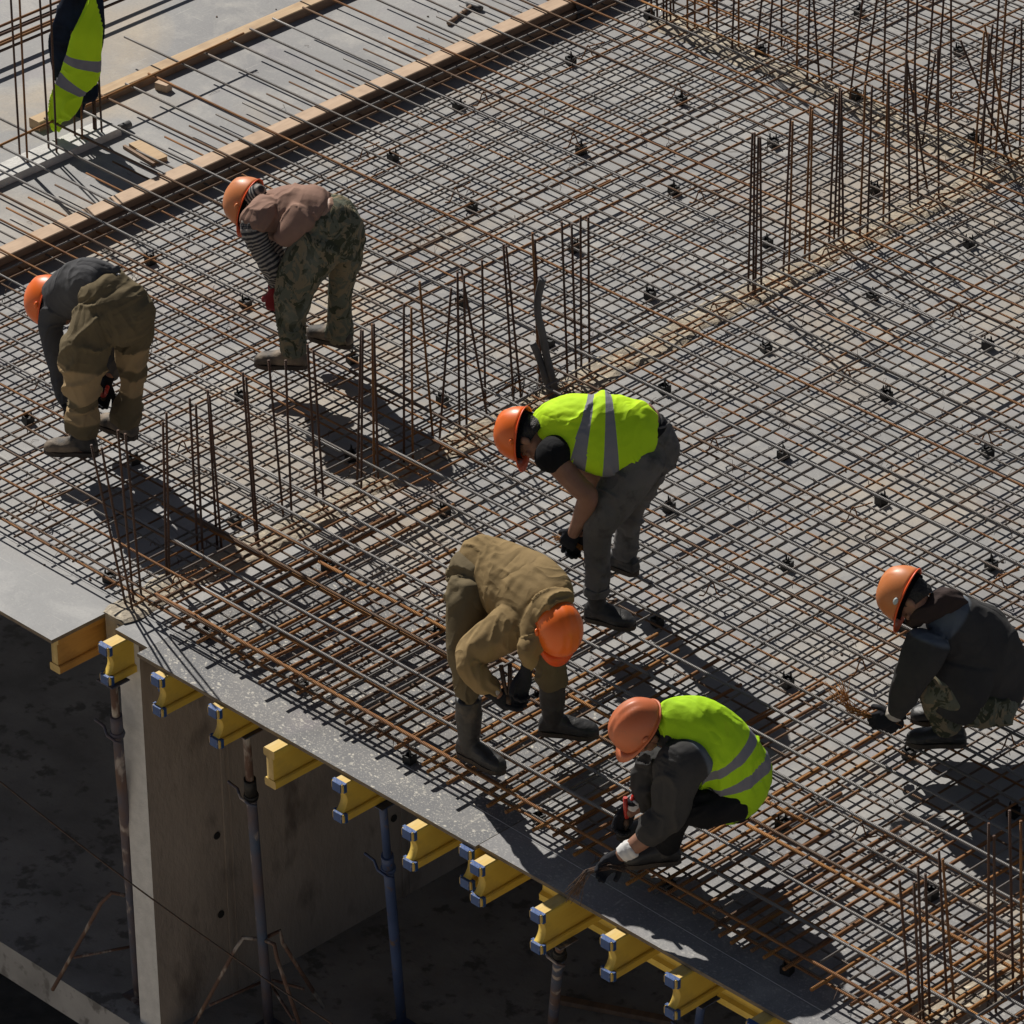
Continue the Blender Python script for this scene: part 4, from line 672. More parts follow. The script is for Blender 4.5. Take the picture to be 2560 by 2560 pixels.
# ================================================================= PEOPLE
PEOPLE = {"W1":{"trousers":[[[-3.924,1.025,1.115,0.122,0.098],[-3.896,1.04,1.054,0.155,0.124],[-3.834,1.046,0.975,0.189,0.141],[-3.812,1.055,0.863,0.155,0.124]],[[-3.853,1.012,1.005,0.109,0.109],[-3.877,0.944,0.924,0.126,0.126],[-3.883,0.895,0.841,0.124,0.124],[-3.893,0.855,0.712,0.116,0.116],[-3.903,0.845,0.594,0.093,0.093],[-3.918,0.858,0.464,0.064,0.064],[-3.919,0.857,0.392,0.081,0.081],[-3.928,0.848,0.297,0.077,0.077]],[[-3.798,1.098,0.98,0.104,0.104],[-3.803,1.136,0.857,0.098,0.098],[-3.821,1.147,0.787,0.093,0.093],[-3.841,1.14,0.699,0.085,0.085],[-3.849,1.147,0.587,0.066,0.066],[-3.859,1.15,0.494,0.054,0.054],[-3.877,1.146,0.42,0.064,0.064],[-3.905,1.131,0.319,0.083,0.083],[-3.909,1.127,0.25,0.075,0.075]]],"shirt":[[[-3.932,1.045,1.119,0.104,0.083],[-4.024,1.037,1.082,0.124,0.093],[-4.176,1.052,0.976,0.133,0.1],[-4.307,1.06,0.864,0.116,0.087],[-4.378,1.058,0.801,0.081,0.065]],[[-4.079,1.037,1.172,0.025,0.025],[-3.98,1.053,1.183,0.033,0.033],[-3.882,1.097,1.18,0.025,0.025]],[[-4.3,1.038,0.822,0.081,0.081],[-4.315,0.994,0.733,0.066,0.066],[-4.281,0.971,0.642,0.06,0.06],[-4.222,0.946,0.532,0.052,0.052],[-4.141,0.915,0.434,0.044,0.044],[-4.084,0.888,0.372,0.035,0.035]],[[-4.324,1.157,0.777,0.062,0.062],[-4.168,1.204,0.628,0.057,0.057],[-4.075,1.214,0.541,0.048,0.048],[-4.032,1.144,0.461,0.035,0.035]]],"undershirt":[[[-3.928,1.014,1.109,0.015,0.035],[-3.891,1.052,1.141,0.018,0.042],[-3.861,1.105,1.159,0.013,0.032]]],"neck":[[[-4.357,1.066,0.824,0.057,0.057],[-4.431,1.046,0.813,0.054,0.054]]],"face":[[-4.433,1.045,0.806]],"forearms":[[[-4.031,1.144,0.479,0.031,0.031],[-4.036,1.111,0.431,0.027,0.027]],[[-4.083,0.888,0.384,0.029,0.029],[-4.064,0.879,0.348,0.027,0.027]]],"hands":[{"w":[-4.034,1.112,0.431],"d":[-0.263,-0.116,-0.958],"n":[0.717,-0.69,0.1],"curl":0.9,"side":1},{"w":[-4.064,0.879,0.353],"d":[0.07,0.217,-0.974],"n":[-0.49,0.872,0.0],"curl":0.8,"side":-1}],"boots":[{"a":[-3.923,0.853,0.296],"d":[-0.78,-0.626,0.0],"l":0.285,"sh":0.1,"rub":0},{"a":[-3.907,1.129,0.247],"d":[-0.996,-0.085,0.0],"l":0.27,"sh":0.1,"rub":0}],"helmet":{"c":[-4.413,1.065,0.801],"u":[-0.958,-0.261,0.12],"f":[-0.327,-0.334,-0.884]}},"W2":{"trousers":[[[-3.763,2.408,1.034,0.144,0.115],[-3.747,2.454,0.963,0.179,0.134],[-3.723,2.479,0.872,0.159,0.12],[-3.71,2.492,0.8,0.117,0.094]],[[-3.737,2.393,0.913,0.138,0.138],[-3.77,2.329,0.805,0.13,0.13],[-3.789,2.266,0.703,0.115,0.115],[-3.791,2.235,0.594,0.098,0.098],[-3.822,2.232,0.463,0.072,0.072],[-3.82,2.234,0.341,0.064,0.064],[-3.815,2.239,0.256,0.07,0.07]],[[-3.716,2.558,0.856,0.096,0.096],[-3.727,2.561,0.755,0.089,0.089],[-3.756,2.56,0.636,0.074,0.074],[-3.784,2.56,0.492,0.064,0.064],[-3.802,2.57,0.359,0.064,0.064],[-3.813,2.573,0.268,0.07,0.07],[-3.818,2.568,0.222,0.064,0.064]]],"tshirt":[[[-3.759,2.441,1.058,0.106,0.09],[-3.822,2.405,1.049,0.133,0.106],[-3.948,2.39,0.993,0.151,0.113],[-4.074,2.374,0.952,0.136,0.102],[-4.169,2.347,0.951,0.101,0.076],[-4.222,2.335,0.963,0.058,0.047]],[[-4.035,2.299,0.993,0.104,0.104],[-4.027,2.221,0.999,0.087,0.087],[-4.026,2.164,0.974,0.07,0.07]],[[-3.815,2.369,1.03,0.112,0.112],[-3.837,2.302,0.976,0.085,0.085],[-3.864,2.246,0.934,0.051,0.051],[-3.886,2.223,0.925,0.028,0.028]]],"sleeves":[[[-4.036,2.197,0.996,0.066,0.066],[-4.022,2.168,0.952,0.068,0.068],[-3.983,2.18,0.855,0.057,0.057],[-3.924,2.198,0.762,0.053,0.053],[-3.935,2.23,0.662,0.036,0.036],[-3.95,2.243,0.59,0.026,0.026]],[[-4.239,2.404,0.84,0.058,0.058],[-4.153,2.407,0.726,0.053,0.053],[-4.037,2.412,0.647,0.045,0.045],[-3.987,2.349,0.57,0.032,0.032]],[[-4.219,2.309,1.004,0.049,0.049],[-4.144,2.33,1.078,0.04,0.04]]],"neck":[[[-4.213,2.345,0.975,0.058,0.058],[-4.276,2.309,0.978,0.053,0.053]]],"face":[[-4.276,2.308,0.966]],"lowback":[[[-3.763,2.409,1.052,0.106,0.085],[-3.735,2.452,1.01,0.122,0.098]]],"forearms":[[[-3.951,2.243,0.614,0.023,0.023],[-3.956,2.237,0.554,0.023,0.023]],[[-3.987,2.349,0.582,0.026,0.026],[-3.981,2.327,0.533,0.023,0.023]]],"hands":[{"w":[-3.956,2.237,0.564],"d":[-0.106,0.033,-0.994],"n":[-0.567,0.818,0.098],"curl":0.6,"side":1},{"w":[-3.982,2.325,0.539],"d":[-0.296,-0.152,-0.943],"n":[0.838,-0.536,0.097],"curl":0.8,"side":-1}],"boots":[{"a":[-3.813,2.241,0.262],"d":[-0.767,-0.641,0.0],"l":0.285,"sh":0.08,"rub":0},{"a":[-3.809,2.577,0.219],"d":[-0.965,-0.263,0.0],"l":0.28,"sh":0.08,"rub":0}],"helmet":{"c":[-4.25,2.335,0.961],"u":[-0.937,-0.259,0.233],"f":[-0.324,-0.331,-0.886]}},"W3":{"trousers":[[[-0.806,1.87,1.169,0.097,0.082],[-0.8,1.906,1.11,0.11,0.094],[-0.785,1.921,1.058,0.108,0.092],[-0.786,1.891,0.974,0.118,0.1]],[[-0.77,1.822,1.045,0.118,0.106],[-0.789,1.744,0.945,0.116,0.116],[-0.812,1.662,0.846,0.106,0.106],[-0.831,1.585,0.763,0.094,0.094],[-0.846,1.569,0.667,0.073,0.073],[-0.848,1.567,0.552,0.066,0.066],[-0.849,1.567,0.437,0.059,0.059],[-0.852,1.563,0.322,0.055,0.055]],[[-0.855,1.964,0.949,0.106,0.106],[-0.93,1.973,0.777,0.091,0.091],[-0.986,1.972,0.616,0.067,0.067],[-1.035,1.979,0.465,0.061,0.061],[-1.056,1.986,0.36,0.059,0.059],[-1.077,1.993,0.278,0.057,0.057]]],"vest":[[[-0.804,1.901,1.262,0.059,0.05],[-0.832,1.844,1.213,0.153,0.114],[-0.882,1.749,1.165,0.205,0.139],[-0.972,1.654,1.17,0.202,0.133],[-1.068,1.599,1.199,0.14,0.101],[-1.141,1.551,1.167,0.11,0.088],[-1.183,1.507,1.13,0.081,0.065]]],"tshirt":[[[-0.805,1.9,1.189,0.084,0.067],[-0.873,1.83,1.146,0.118,0.089],[-0.981,1.718,1.149,0.138,0.103],[-1.082,1.613,1.151,0.118,0.095],[-1.163,1.528,1.12,0.069,0.055]],[[-1.046,1.535,1.109,0.081,0.081],[-1.033,1.447,1.095,0.087,0.087],[-1.04,1.412,1.051,0.069,0.069]],[[-1.167,1.668,1.025,0.079,0.079],[-1.169,1.696,0.911,0.061,0.061]]],"neck":[[[-1.163,1.528,1.131,0.059,0.059],[-1.217,1.472,1.138,0.057,0.057],[-1.241,1.448,1.133,0.054,0.054]]],"face":[[-1.232,1.457,1.116]],"belt":[[[-0.808,1.869,1.173,0.099,0.088],[-0.8,1.884,1.139,0.108,0.095]]],"cuffroll":[[[-0.852,1.564,0.366,0.065,0.065],[-0.852,1.563,0.322,0.066,0.066]]],"lowback":[[[-0.832,1.844,1.19,0.079,0.063],[-0.792,1.9,1.161,0.091,0.072]]],"forearms":[[[-1.033,1.447,1.095,0.059,0.059],[-1.013,1.454,1.067,0.063,0.063],[-0.962,1.477,1.004,0.059,0.059],[-0.891,1.494,0.948,0.055,0.055],[-0.85,1.508,0.914,0.053,0.053],[-0.878,1.508,0.817,0.049,0.049],[-0.927,1.514,0.719,0.036,0.036],[-0.958,1.51,0.645,0.03,0.03]],[[-1.175,1.689,0.934,0.049,0.049],[-1.079,1.731,0.864,0.045,0.045],[-1.017,1.737,0.807,0.041,0.041],[-0.981,1.631,0.697,0.033,0.033],[-0.97,1.556,0.62,0.028,0.028]]],"hands":[{"w":[-0.955,1.514,0.662],"d":[-0.355,-0.218,-0.909],"n":[-0.403,0.897,-0.183],"curl":0.9,"side":1},{"w":[-0.981,1.574,0.613],"d":[-0.296,-0.152,-0.943],"n":[0.838,-0.536,0.097],"curl":0.9,"side":-1}],"boots":[{"a":[-0.85,1.565,0.31],"d":[0.932,0.362,0.0],"l":0.27,"sh":0.1,"rub":0},{"a":[-1.071,1.998,0.26],"d":[-0.992,-0.124,0.0],"l":0.28,"sh":0.08,"rub":0}],"helmet":{"c":[-1.248,1.441,1.125],"u":[-0.913,-0.408,0.02],"f":[-0.215,-0.219,-0.952]}},"W4":{"trousers":[[[-0.541,0.499,1.091,0.142,0.114],[-0.562,0.477,0.992,0.142,0.114]],[[-0.541,0.398,1.025,0.102,0.102],[-0.501,0.353,0.941,0.101,0.101],[-0.462,0.278,0.826,0.08,0.08],[-0.438,0.245,0.707,0.063,0.063],[-0.405,0.251,0.585,0.057,0.057],[-0.401,0.255,0.529,0.051,0.051]],[[-0.566,0.69,0.907,0.114,0.114],[-0.437,0.68,0.778,0.1,0.1],[-0.314,0.663,0.672,0.081,0.081],[-0.267,0.668,0.589,0.072,0.072],[-0.272,0.678,0.47,0.068,0.068]]],"jacket":[[[-0.633,0.475,1.062,0.085,0.068],[-0.579,0.503,1.084,0.131,0.105],[-0.502,0.525,1.08,0.156,0.117],[-0.372,0.516,1.068,0.185,0.126],[-0.222,0.499,1.059,0.194,0.121],[-0.099,0.482,1.043,0.171,0.106],[-0.045,0.481,1.024,0.104,0.073]],[[-0.203,0.375,0.975,0.112,0.112],[-0.244,0.303,0.917,0.1,0.1],[-0.301,0.214,0.86,0.083,0.083],[-0.295,0.164,0.809,0.068,0.068],[-0.228,0.175,0.734,0.061,0.061],[-0.184,0.192,0.707,0.044,0.044],[-0.172,0.205,0.674,0.032,0.032]],[[-0.048,0.391,0.97,0.076,0.076],[-0.037,0.302,0.927,0.055,0.055],[-0.034,0.305,0.872,0.044,0.044],[-0.043,0.295,0.823,0.028,0.028]],[[0.004,0.532,1.143,0.038,0.038],[-0.028,0.44,1.137,0.059,0.059],[-0.077,0.39,1.056,0.059,0.059],[-0.066,0.344,0.972,0.051,0.051],[-0.021,0.319,0.927,0.034,0.034]]],"neck":[[[-0.043,0.454,1.042,0.057,0.057],[0.031,0.445,1.024,0.052,0.052]]],"face":[[0.017,0.445,0.996]],"forearms":[[[-0.177,0.2,0.69,0.027,0.027],[-0.151,0.213,0.663,0.025,0.025]],[[-0.041,0.298,0.839,0.026,0.026],[-0.05,0.289,0.801,0.025,0.025]]],"cuffs":[[[-0.183,0.193,0.699,0.038,0.038],[-0.162,0.208,0.669,0.031,0.031]],[[-0.038,0.301,0.85,0.032,0.032],[-0.048,0.291,0.809,0.029,0.029]]],"hands":[{"w":[-0.164,0.206,0.666],"d":[0.402,0.658,-0.637],"n":[0.3,-0.143,0.943],"curl":0.45,"side":1},{"w":[-0.05,0.289,0.801],"d":[-0.226,-0.154,-0.962],"n":[0.899,-0.328,0.291],"curl":0.8,"side":-1}],"boots":[{"a":[-0.419,0.266,0.302],"d":[0.997,0.074,0.0],"l":0.29,"sh":0.28,"rub":1},{"a":[-0.283,0.695,0.264],"d":[0.808,0.59,0.0],"l":0.29,"sh":0.27,"rub":1}],"helmet":{"c":[0.025,0.438,1.016],"u":[0.913,-0.296,0.28],"f":[0.223,-0.143,-0.964]}},"W5":{"trousers":[[[1.061,0.573,0.502,0.12,0.096],[1.023,0.534,0.425,0.101,0.081]],[[1.083,0.524,0.503,0.101,0.101],[1.05,0.374,0.516,0.092,0.092],[0.988,0.281,0.531,0.081,0.081],[0.914,0.291,0.414,0.072,0.072],[0.867,0.3,0.254,0.057,0.057]],[[0.938,0.691,0.364,0.092,0.092],[0.802,0.578,0.444,0.087,0.087],[0.714,0.458,0.46,0.074,0.074],[0.701,0.444,0.304,0.064,0.064],[0.694,0.438,0.204,0.055,0.055]]],"vest":[[[0.857,0.261,0.948,0.066,0.056],[0.892,0.326,0.946,0.118,0.094],[0.962,0.398,0.9,0.155,0.124],[1.018,0.485,0.771,0.175,0.129],[1.05,0.547,0.619,0.18,0.129],[1.023,0.534,0.503,0.157,0.113],[0.993,0.502,0.426,0.109,0.078]]],"jacket":[[[0.867,0.3,0.914,0.087,0.07],[0.943,0.379,0.858,0.12,0.096],[1.018,0.485,0.743,0.138,0.104],[1.042,0.539,0.597,0.147,0.111]],[[1.025,0.32,0.826,0.109,0.109],[1.019,0.241,0.795,0.112,0.112],[1.015,0.194,0.685,0.099,0.099],[1.012,0.162,0.568,0.079,0.079],[0.966,0.114,0.498,0.074,0.074],[0.939,0.086,0.44,0.057,0.057]],[[0.766,0.339,0.696,0.074,0.074],[0.749,0.293,0.6,0.064,0.064],[0.755,0.27,0.504,0.052,0.052],[0.753,0.253,0.433,0.039,0.039]]],"neck":[[[0.867,0.3,0.936,0.057,0.057],[0.823,0.254,0.932,0.053,0.053]]],"face":[[0.806,0.222,0.91]],"forearms":[[[0.944,0.091,0.449,0.048,0.048],[0.909,0.055,0.404,0.042,0.042],[0.88,0.025,0.368,0.037,0.037],[0.856,0.0,0.341,0.033,0.033]],[[0.759,0.26,0.466,0.037,0.037],[0.731,0.216,0.441,0.033,0.033],[0.719,0.189,0.426,0.031,0.031]]],"cuffs":[[[0.899,0.045,0.39,0.046,0.046],[0.861,0.005,0.35,0.041,0.041]],[[0.737,0.237,0.478,0.041,0.041],[0.718,0.203,0.441,0.037,0.037]]],"hands":[{"w":[0.86,0.004,0.347],"d":[-0.469,-0.627,-0.622],"n":[0.873,-0.45,0.188],"curl":0.5,"side":1},{"w":[0.72,0.204,0.441],"d":[-0.336,-0.267,-0.903],"n":[0.901,-0.192,0.389],"curl":0.9,"side":-1}],"boots":[{"a":[0.864,0.297,0.248],"d":[-0.625,-0.78,-0.0],"l":0.285,"sh":0.12,"rub":0},{"a":[0.701,0.444,0.192],"d":[-0.625,-0.78,-0.0],"l":0.285,"sh":0.12,"rub":0}],"helmet":{"c":[0.781,0.196,0.929],"u":[-0.319,-0.729,0.605],"f":[-0.3,-0.479,-0.825]}},"W6":{"trousers":[[[1.258,2.144,0.41,0.114,0.091],[1.272,2.131,0.34,0.101,0.081]],[[1.322,2.139,0.379,0.104,0.104],[1.264,1.992,0.432,0.106,0.106],[1.204,1.872,0.534,0.088,0.088],[1.149,1.815,0.556,0.074,0.074],[1.136,1.874,0.419,0.067,0.067],[1.142,1.952,0.27,0.07,0.07]],[[1.179,2.279,0.291,0.097,0.097],[1.028,2.18,0.374,0.088,0.088],[0.93,2.078,0.419,0.074,0.074],[0.983,2.075,0.297,0.063,0.063],[1.022,2.115,0.19,0.058,0.058]]],"jacket":[[[1.082,1.89,0.909,0.075,0.064],[1.137,1.947,0.866,0.134,0.107],[1.183,2.023,0.765,0.186,0.145],[1.218,2.074,0.633,0.211,0.16],[1.225,2.111,0.505,0.209,0.151],[1.209,2.094,0.422,0.189,0.132],[1.193,2.048,0.363,0.149,0.093]],[[1.242,1.941,0.664,0.149,0.075],[1.256,1.897,0.566,0.145,0.061],[1.246,1.873,0.459,0.119,0.043],[1.232,1.858,0.407,0.092,0.031]],[[1.146,1.783,0.837,0.098,0.098],[1.143,1.737,0.754,0.095,0.095],[1.116,1.709,0.652,0.081,0.081],[1.072,1.706,0.54,0.07,0.07],[1.042,1.704,0.455,0.053,0.053],[1.02,1.71,0.395,0.04,0.04]],[[0.953,2.044,0.643,0.088,0.088],[0.907,1.996,0.488,0.07,0.07],[0.919,1.893,0.394,0.053,0.053],[0.949,1.823,0.346,0.04,0.04]]],"hood":[[[1.15,1.989,0.93,0.048,0.048],[1.136,1.917,0.997,0.058,0.058],[1.121,1.844,0.973,0.056,0.056],[1.087,1.78,0.946,0.04,0.04],[1.044,1.778,0.886,0.032,0.032]]],"cap":[[[0.993,1.797,1.044,0.086,0.082],[1.038,1.844,1.033,0.058,0.055]],[[0.993,1.797,1.044,0.084,0.084],[0.992,1.768,0.981,0.053,0.053]]],"neck":[[[1.094,1.902,0.924,0.06,0.06],[1.039,1.845,0.956,0.055,0.055]]],"face":[[1.003,1.808,0.978]],"forearms":[[[1.022,1.712,0.411,0.035,0.035],[1.008,1.698,0.38,0.032,0.032]],[[0.948,1.823,0.357,0.032,0.032],[0.947,1.793,0.328,0.03,0.03]]],"cuffs":[[[1.018,1.708,0.413,0.044,0.044],[1.007,1.696,0.375,0.04,0.04]]],"hands":[{"w":[1.014,1.704,0.385],"d":[-0.66,-0.674,-0.333],"n":[-0.547,0.788,-0.283],"curl":0.7,"side":1},{"w":[0.949,1.795,0.328],"d":[-0.313,-0.319,-0.894],"n":[-0.547,0.788,0.283],"curl":0.7,"side":-1}],"boots":[{"a":[1.154,1.965,0.243],"d":[-0.735,-0.678,0.0],"l":0.285,"sh":0.1,"rub":0},{"a":[1.034,2.128,0.19],"d":[-0.735,-0.678,0.0],"l":0.285,"sh":0.1,"rub":0}],"helmet":{"c":[0.984,1.788,1.014],"u":[-0.913,-0.317,0.256],"f":[-0.322,-0.328,-0.888]}},"HANG":{"vest":[[[-6.807,3.431,0.939,0.013,0.011],[-6.808,3.416,0.845,0.045,0.023],[-6.796,3.384,0.734,0.084,0.035],[-6.805,3.361,0.613,0.096,0.036],[-6.825,3.34,0.487,0.11,0.037],[-6.869,3.294,0.38,0.085,0.034],[-6.891,3.271,0.294,0.09,0.034],[-6.927,3.248,0.222,0.068,0.028],[-6.953,3.235,0.15,0.031,0.022],[-6.953,3.236,0.089,0.015,0.013]]],"jacket":[[[-6.881,3.44,0.944,0.091,0.045],[-6.887,3.434,0.891,0.118,0.053],[-6.903,3.417,0.792,0.138,0.055],[-6.919,3.401,0.693,0.15,0.054],[-6.931,3.388,0.593,0.159,0.052],[-6.938,3.381,0.493,0.136,0.045],[-6.931,3.388,0.385,0.121,0.04],[-6.889,3.418,0.308,0.078,0.031],[-6.873,3.434,0.254,0.053,0.027]],[[-6.914,3.406,0.29,0.042,0.025],[-6.927,3.392,0.209,0.038,0.023],[-6.943,3.376,0.142,0.035,0.021]]]}}
VIEW_HINT = (-0.616,0.593,-0.518)

HINT = Vector(VIEW_HINT)
def catmull(rows, k=4):
    a = np.array(rows, float)
    if len(a) < 3: 
        t = np.linspace(0, 1, k+1)[:, None]; return np.vstack([a[0]+(a[1]-a[0])*t]) if len(a) == 2 else a
    P = np.vstack([2*a[0]-a[1], a, 2*a[-1]-a[-2]]); out = []
    for i in range(1, len(P)-2):
        for j in range(k):
            t = j/k; p0, p1, p2, p3 = P[i-1:i+3]
            out.append(.5*((2*p1)+(-p0+p2)*t+(2*p0-5*p1+4*p2-p3)*t*t+(-p0+3*p1-3*p2+p3)*t**3))
    out.append(P[-2]); return np.array(out)
def loft(bm, rows, sc=1., n=18, grow=0., cap=.5):
    A = catmull(rows); m = len(A); C = [Vector(r[:3]) for r in A]; rings = []
    hr = HINT
    for i in range(m):
        t = (C[min(i+1, m-1)]-C[max(i-1, 0)]).normalized()
        a = t.cross(hr)
        if a.length < .25 and rings: a = pa-t*pa.dot(t)
        a.normalize()
        if rings and a.dot(pa) < 0: a = -a
        pa = a; b = a.cross(t).normalized()
        rw, rd = max(.004, A[i][3]*sc+grow), max(.004, A[i][4]*sc+grow)
        rings.append((C[i], a, b, rw, rd, t))
    allr = []
    c, a, b, rw, rd, t = rings[0]; e = min(rw, rd)*cap
    allr += [(c-t*e, a, b, rw*.45, rd*.45), (c-t*e*.6, a, b, rw*.8, rd*.8)]
    allr += [q[:5] for q in rings]
    c, a, b, rw, rd, t = rings[-1]; e = min(rw, rd)*cap
    allr += [(c+t*e*.6, a, b, rw*.8, rd*.8), (c+t*e, a, b, rw*.45, rd*.45)]
    V = [[bm.verts.new(c+a*(rw*math.cos(2*math.pi*k/n))+b*(rd*math.sin(2*math.pi*k/n))) for k in range(n)] for c, a, b, rw, rd in allr]
    for p, q in zip(V, V[1:]):
        for k in range(n): bm.faces.new((p[k], p[(k+1) % n], q[(k+1) % n], q[k]))
    bm.faces.new(V[0][::-1]); bm.faces.new(V[-1])
def ball(bm, c, ax, rad, seg=16):
    X, Y, Z = ax
    m = Matrix(((X.x*rad[0], Y.x*rad[1], Z.x*rad[2], c.x), (X.y*rad[0], Y.y*rad[1], Z.y*rad[2], c.y), (X.z*rad[0], Y.z*rad[1], Z.z*rad[2], c.z), (0, 0, 0, 1)))
    bmesh.ops.create_uvsphere(bm, u_segments=seg, v_segments=seg//2+2, radius=1, matrix=m)
def remesh(name, bm, voxel, smooth=4):
    bmesh.ops.recalc_face_normals(bm, faces=bm.faces[:])
    me = bpy.data.meshes.new(name+'_src'); bm.to_mesh(me); bm.free()
    o = bpy.data.objects.new('tmp', me); col.objects.link(o)
    md = o.modifiers.new('r', 'REMESH'); md.mode = 'VOXEL'; md.voxel_size = voxel; md.use_smooth_shade = True
    if smooth:
        ms = o.modifiers.new('s', 'SMOOTH'); ms.factor = .5; ms.iterations = smooth
    dg = bpy.context.evaluated_depsgraph_get(); ev = o.evaluated_get(dg)
    out = bpy.data.meshes.new_from_object(ev, depsgraph=dg); out.name = name
    bpy.data.objects.remove(o); bpy.data.meshes.remove(me)
    for p in out.polygons: p.use_smooth = True
    return out
def paramize(me, lofts, patches=None):
    n = len(me.vertices); co = np.empty(n*3); me.vertices.foreach_get('co', co); co = co.reshape(-1, 3)
    best = np.full(n, 1e9); U = np.zeros(n); LI = np.zeros(n, int); PHI = np.zeros(n); T = np.zeros((n, 3))
    for li, L in enumerate(lofts):
        A = catmull(L, 10); c = A[:, :3]; rad = (A[:, 3]+A[:, 4])/2
        s = np.concatenate([[0], np.cumsum(np.linalg.norm(np.diff(c, axis=0), axis=1))])
        for k0 in range(0, n, 4000):
            d = np.linalg.norm(co[k0:k0+4000, None]-c[None], axis=2)
            q = (d/np.maximum(rad, .02)[None]); k = q.argmin(1); v = q[np.arange(len(k)), k]
            sel = v < best[k0:k0+4000]; idx = np.where(sel)[0]+k0
            best[idx] = v[sel]; U[idx] = s[k[sel]]; LI[idx] = li
            t = np.gradient(c, axis=0); t /= np.linalg.norm(t, axis=1)[:, None]+1e-9; T[idx] = t[k[sel]]
            # refine u by projecting on the tangent
            U[idx] += ((co[idx]-c[k[sel]])*t[k[sel]]).sum(1)
    return co, U, LI, T
D3 = np.array([[.6, .5, .6], [-.6, .6, .5], [.5, -.6, .6]])
def wrinkle(me, lofts, amp=.007, fu=16, seed=0, patches=None, fine=.0025):
    co, U, LI, T = paramize(me, lofts)
    nn = len(me.vertices); nor = np.empty(nn*3); me.vertices.foreach_get('normal', nor); nor = nor.reshape(-1, 3)
    warp = np.stack([vnoise(co*7+11, seed), vnoise(co*7+31, seed+1), vnoise(co*7+57, seed+2)], 1)
    q = np.stack([U*fu+warp[:, 0]*.9+1.6*(nor*D3[seed % 3]).sum(1), nor[:, 0]*.9+LI*7, nor[:, 2]*.9+nor[:, 1]*.6], 1)
    r = 1-np.abs(vnoise(q, seed+3))*2.2; g = np.clip(.5+.9*vnoise(co*5, seed+4), .15, 1)
    r = np.clip(r, -.3, 1)**3*np.sign(np.clip(r, -.3, 1))*0+np.where(r > 0, r**1.6, r*.25); d = 2.3*amp*r*g+amp*.45*vnoise(co*6+warp*.5, seed+5)+.4*fine*vnoise(co*30+warp, seed+6)
    co2 = co+nor*d[:, None]; me.vertices.foreach_set('co', co2.ravel())
    a = me.attributes.new('u', 'FLOAT', 'POINT'); a.data.foreach_set('value', U)
    p = np.zeros(nn)
    for (li, lo, hi) in patches or []:
        p = np.maximum(p, (LI == li)*np.clip((U-lo)/.012+.5, 0, 1)*np.clip((hi-U)/.012+.5, 0, 1))
    a = me.attributes.new('patch', 'FLOAT', 'POINT'); a.data.foreach_set('value', p)
    me.update()
def garment(name, lofts, mat, root, amp=.007, fu=16, seed=0, voxel=.0075, grow=0., patches=None, cap=.4, smooth=9):
    bm = bmesh.new()
    for L in lofts: loft(bm, L, 1., 22, grow, cap)
    me = remesh(name, bm, voxel, smooth); wrinkle(me, lofts, amp, fu, seed, patches)
    o = link(name, me, mat, root); return o
def hand_lofts(h):
    w = Vector(h['w']); d = Vector(h['d']).normalized(); nrm = Vector(h['n']); nrm = (nrm-d*nrm.dot(d)).normalized(); s = d.cross(nrm)*h['side']; c = h['curl']
    L = []
    palm = [w-d*.015, w+d*.03, w+d*.07, w+d*.092]
    L.append([[*palm[0], .028, .024], [*palm[1], .038, .021], [*palm[2], .043, .018], [*palm[3], .040, .014]])
    for i, (off, ln) in enumerate(((-.031, .070), (-.0105, .080), (.0105, .075), (.031, .058))):
        p = w+d*.088+s*off; rows = [[*(p-d*.02), .0115, .0115]]; ang = .25*c; rr = .0105
        for k, f in enumerate((.42, .32, .26)):
            ang += c*(.75 if k else .6); dirv = d*math.cos(ang)+nrm*math.sin(ang)
            p = p+dirv*ln*f; rows.append([*p, rr-.0008*k, rr-.0008*k])
        L.append(rows)
    p = w+d*.025-s*.030; rows = [[*(w+d*.012-s*.016), .016, .016], [*p, .0145, .0145]]
    for f, a in ((.038, .6), (.03, .35), (.02, .1)):
        dirv = (d*.75-s*a+nrm*(.35+.5*c*(1-a))).normalized(); p = p+dirv*f; rows.append([*p, .0125-.1*(.04-f)*.5, .0125-.1*(.04-f)*.5])
    L.append(rows); return L
SOLE_Z = .163
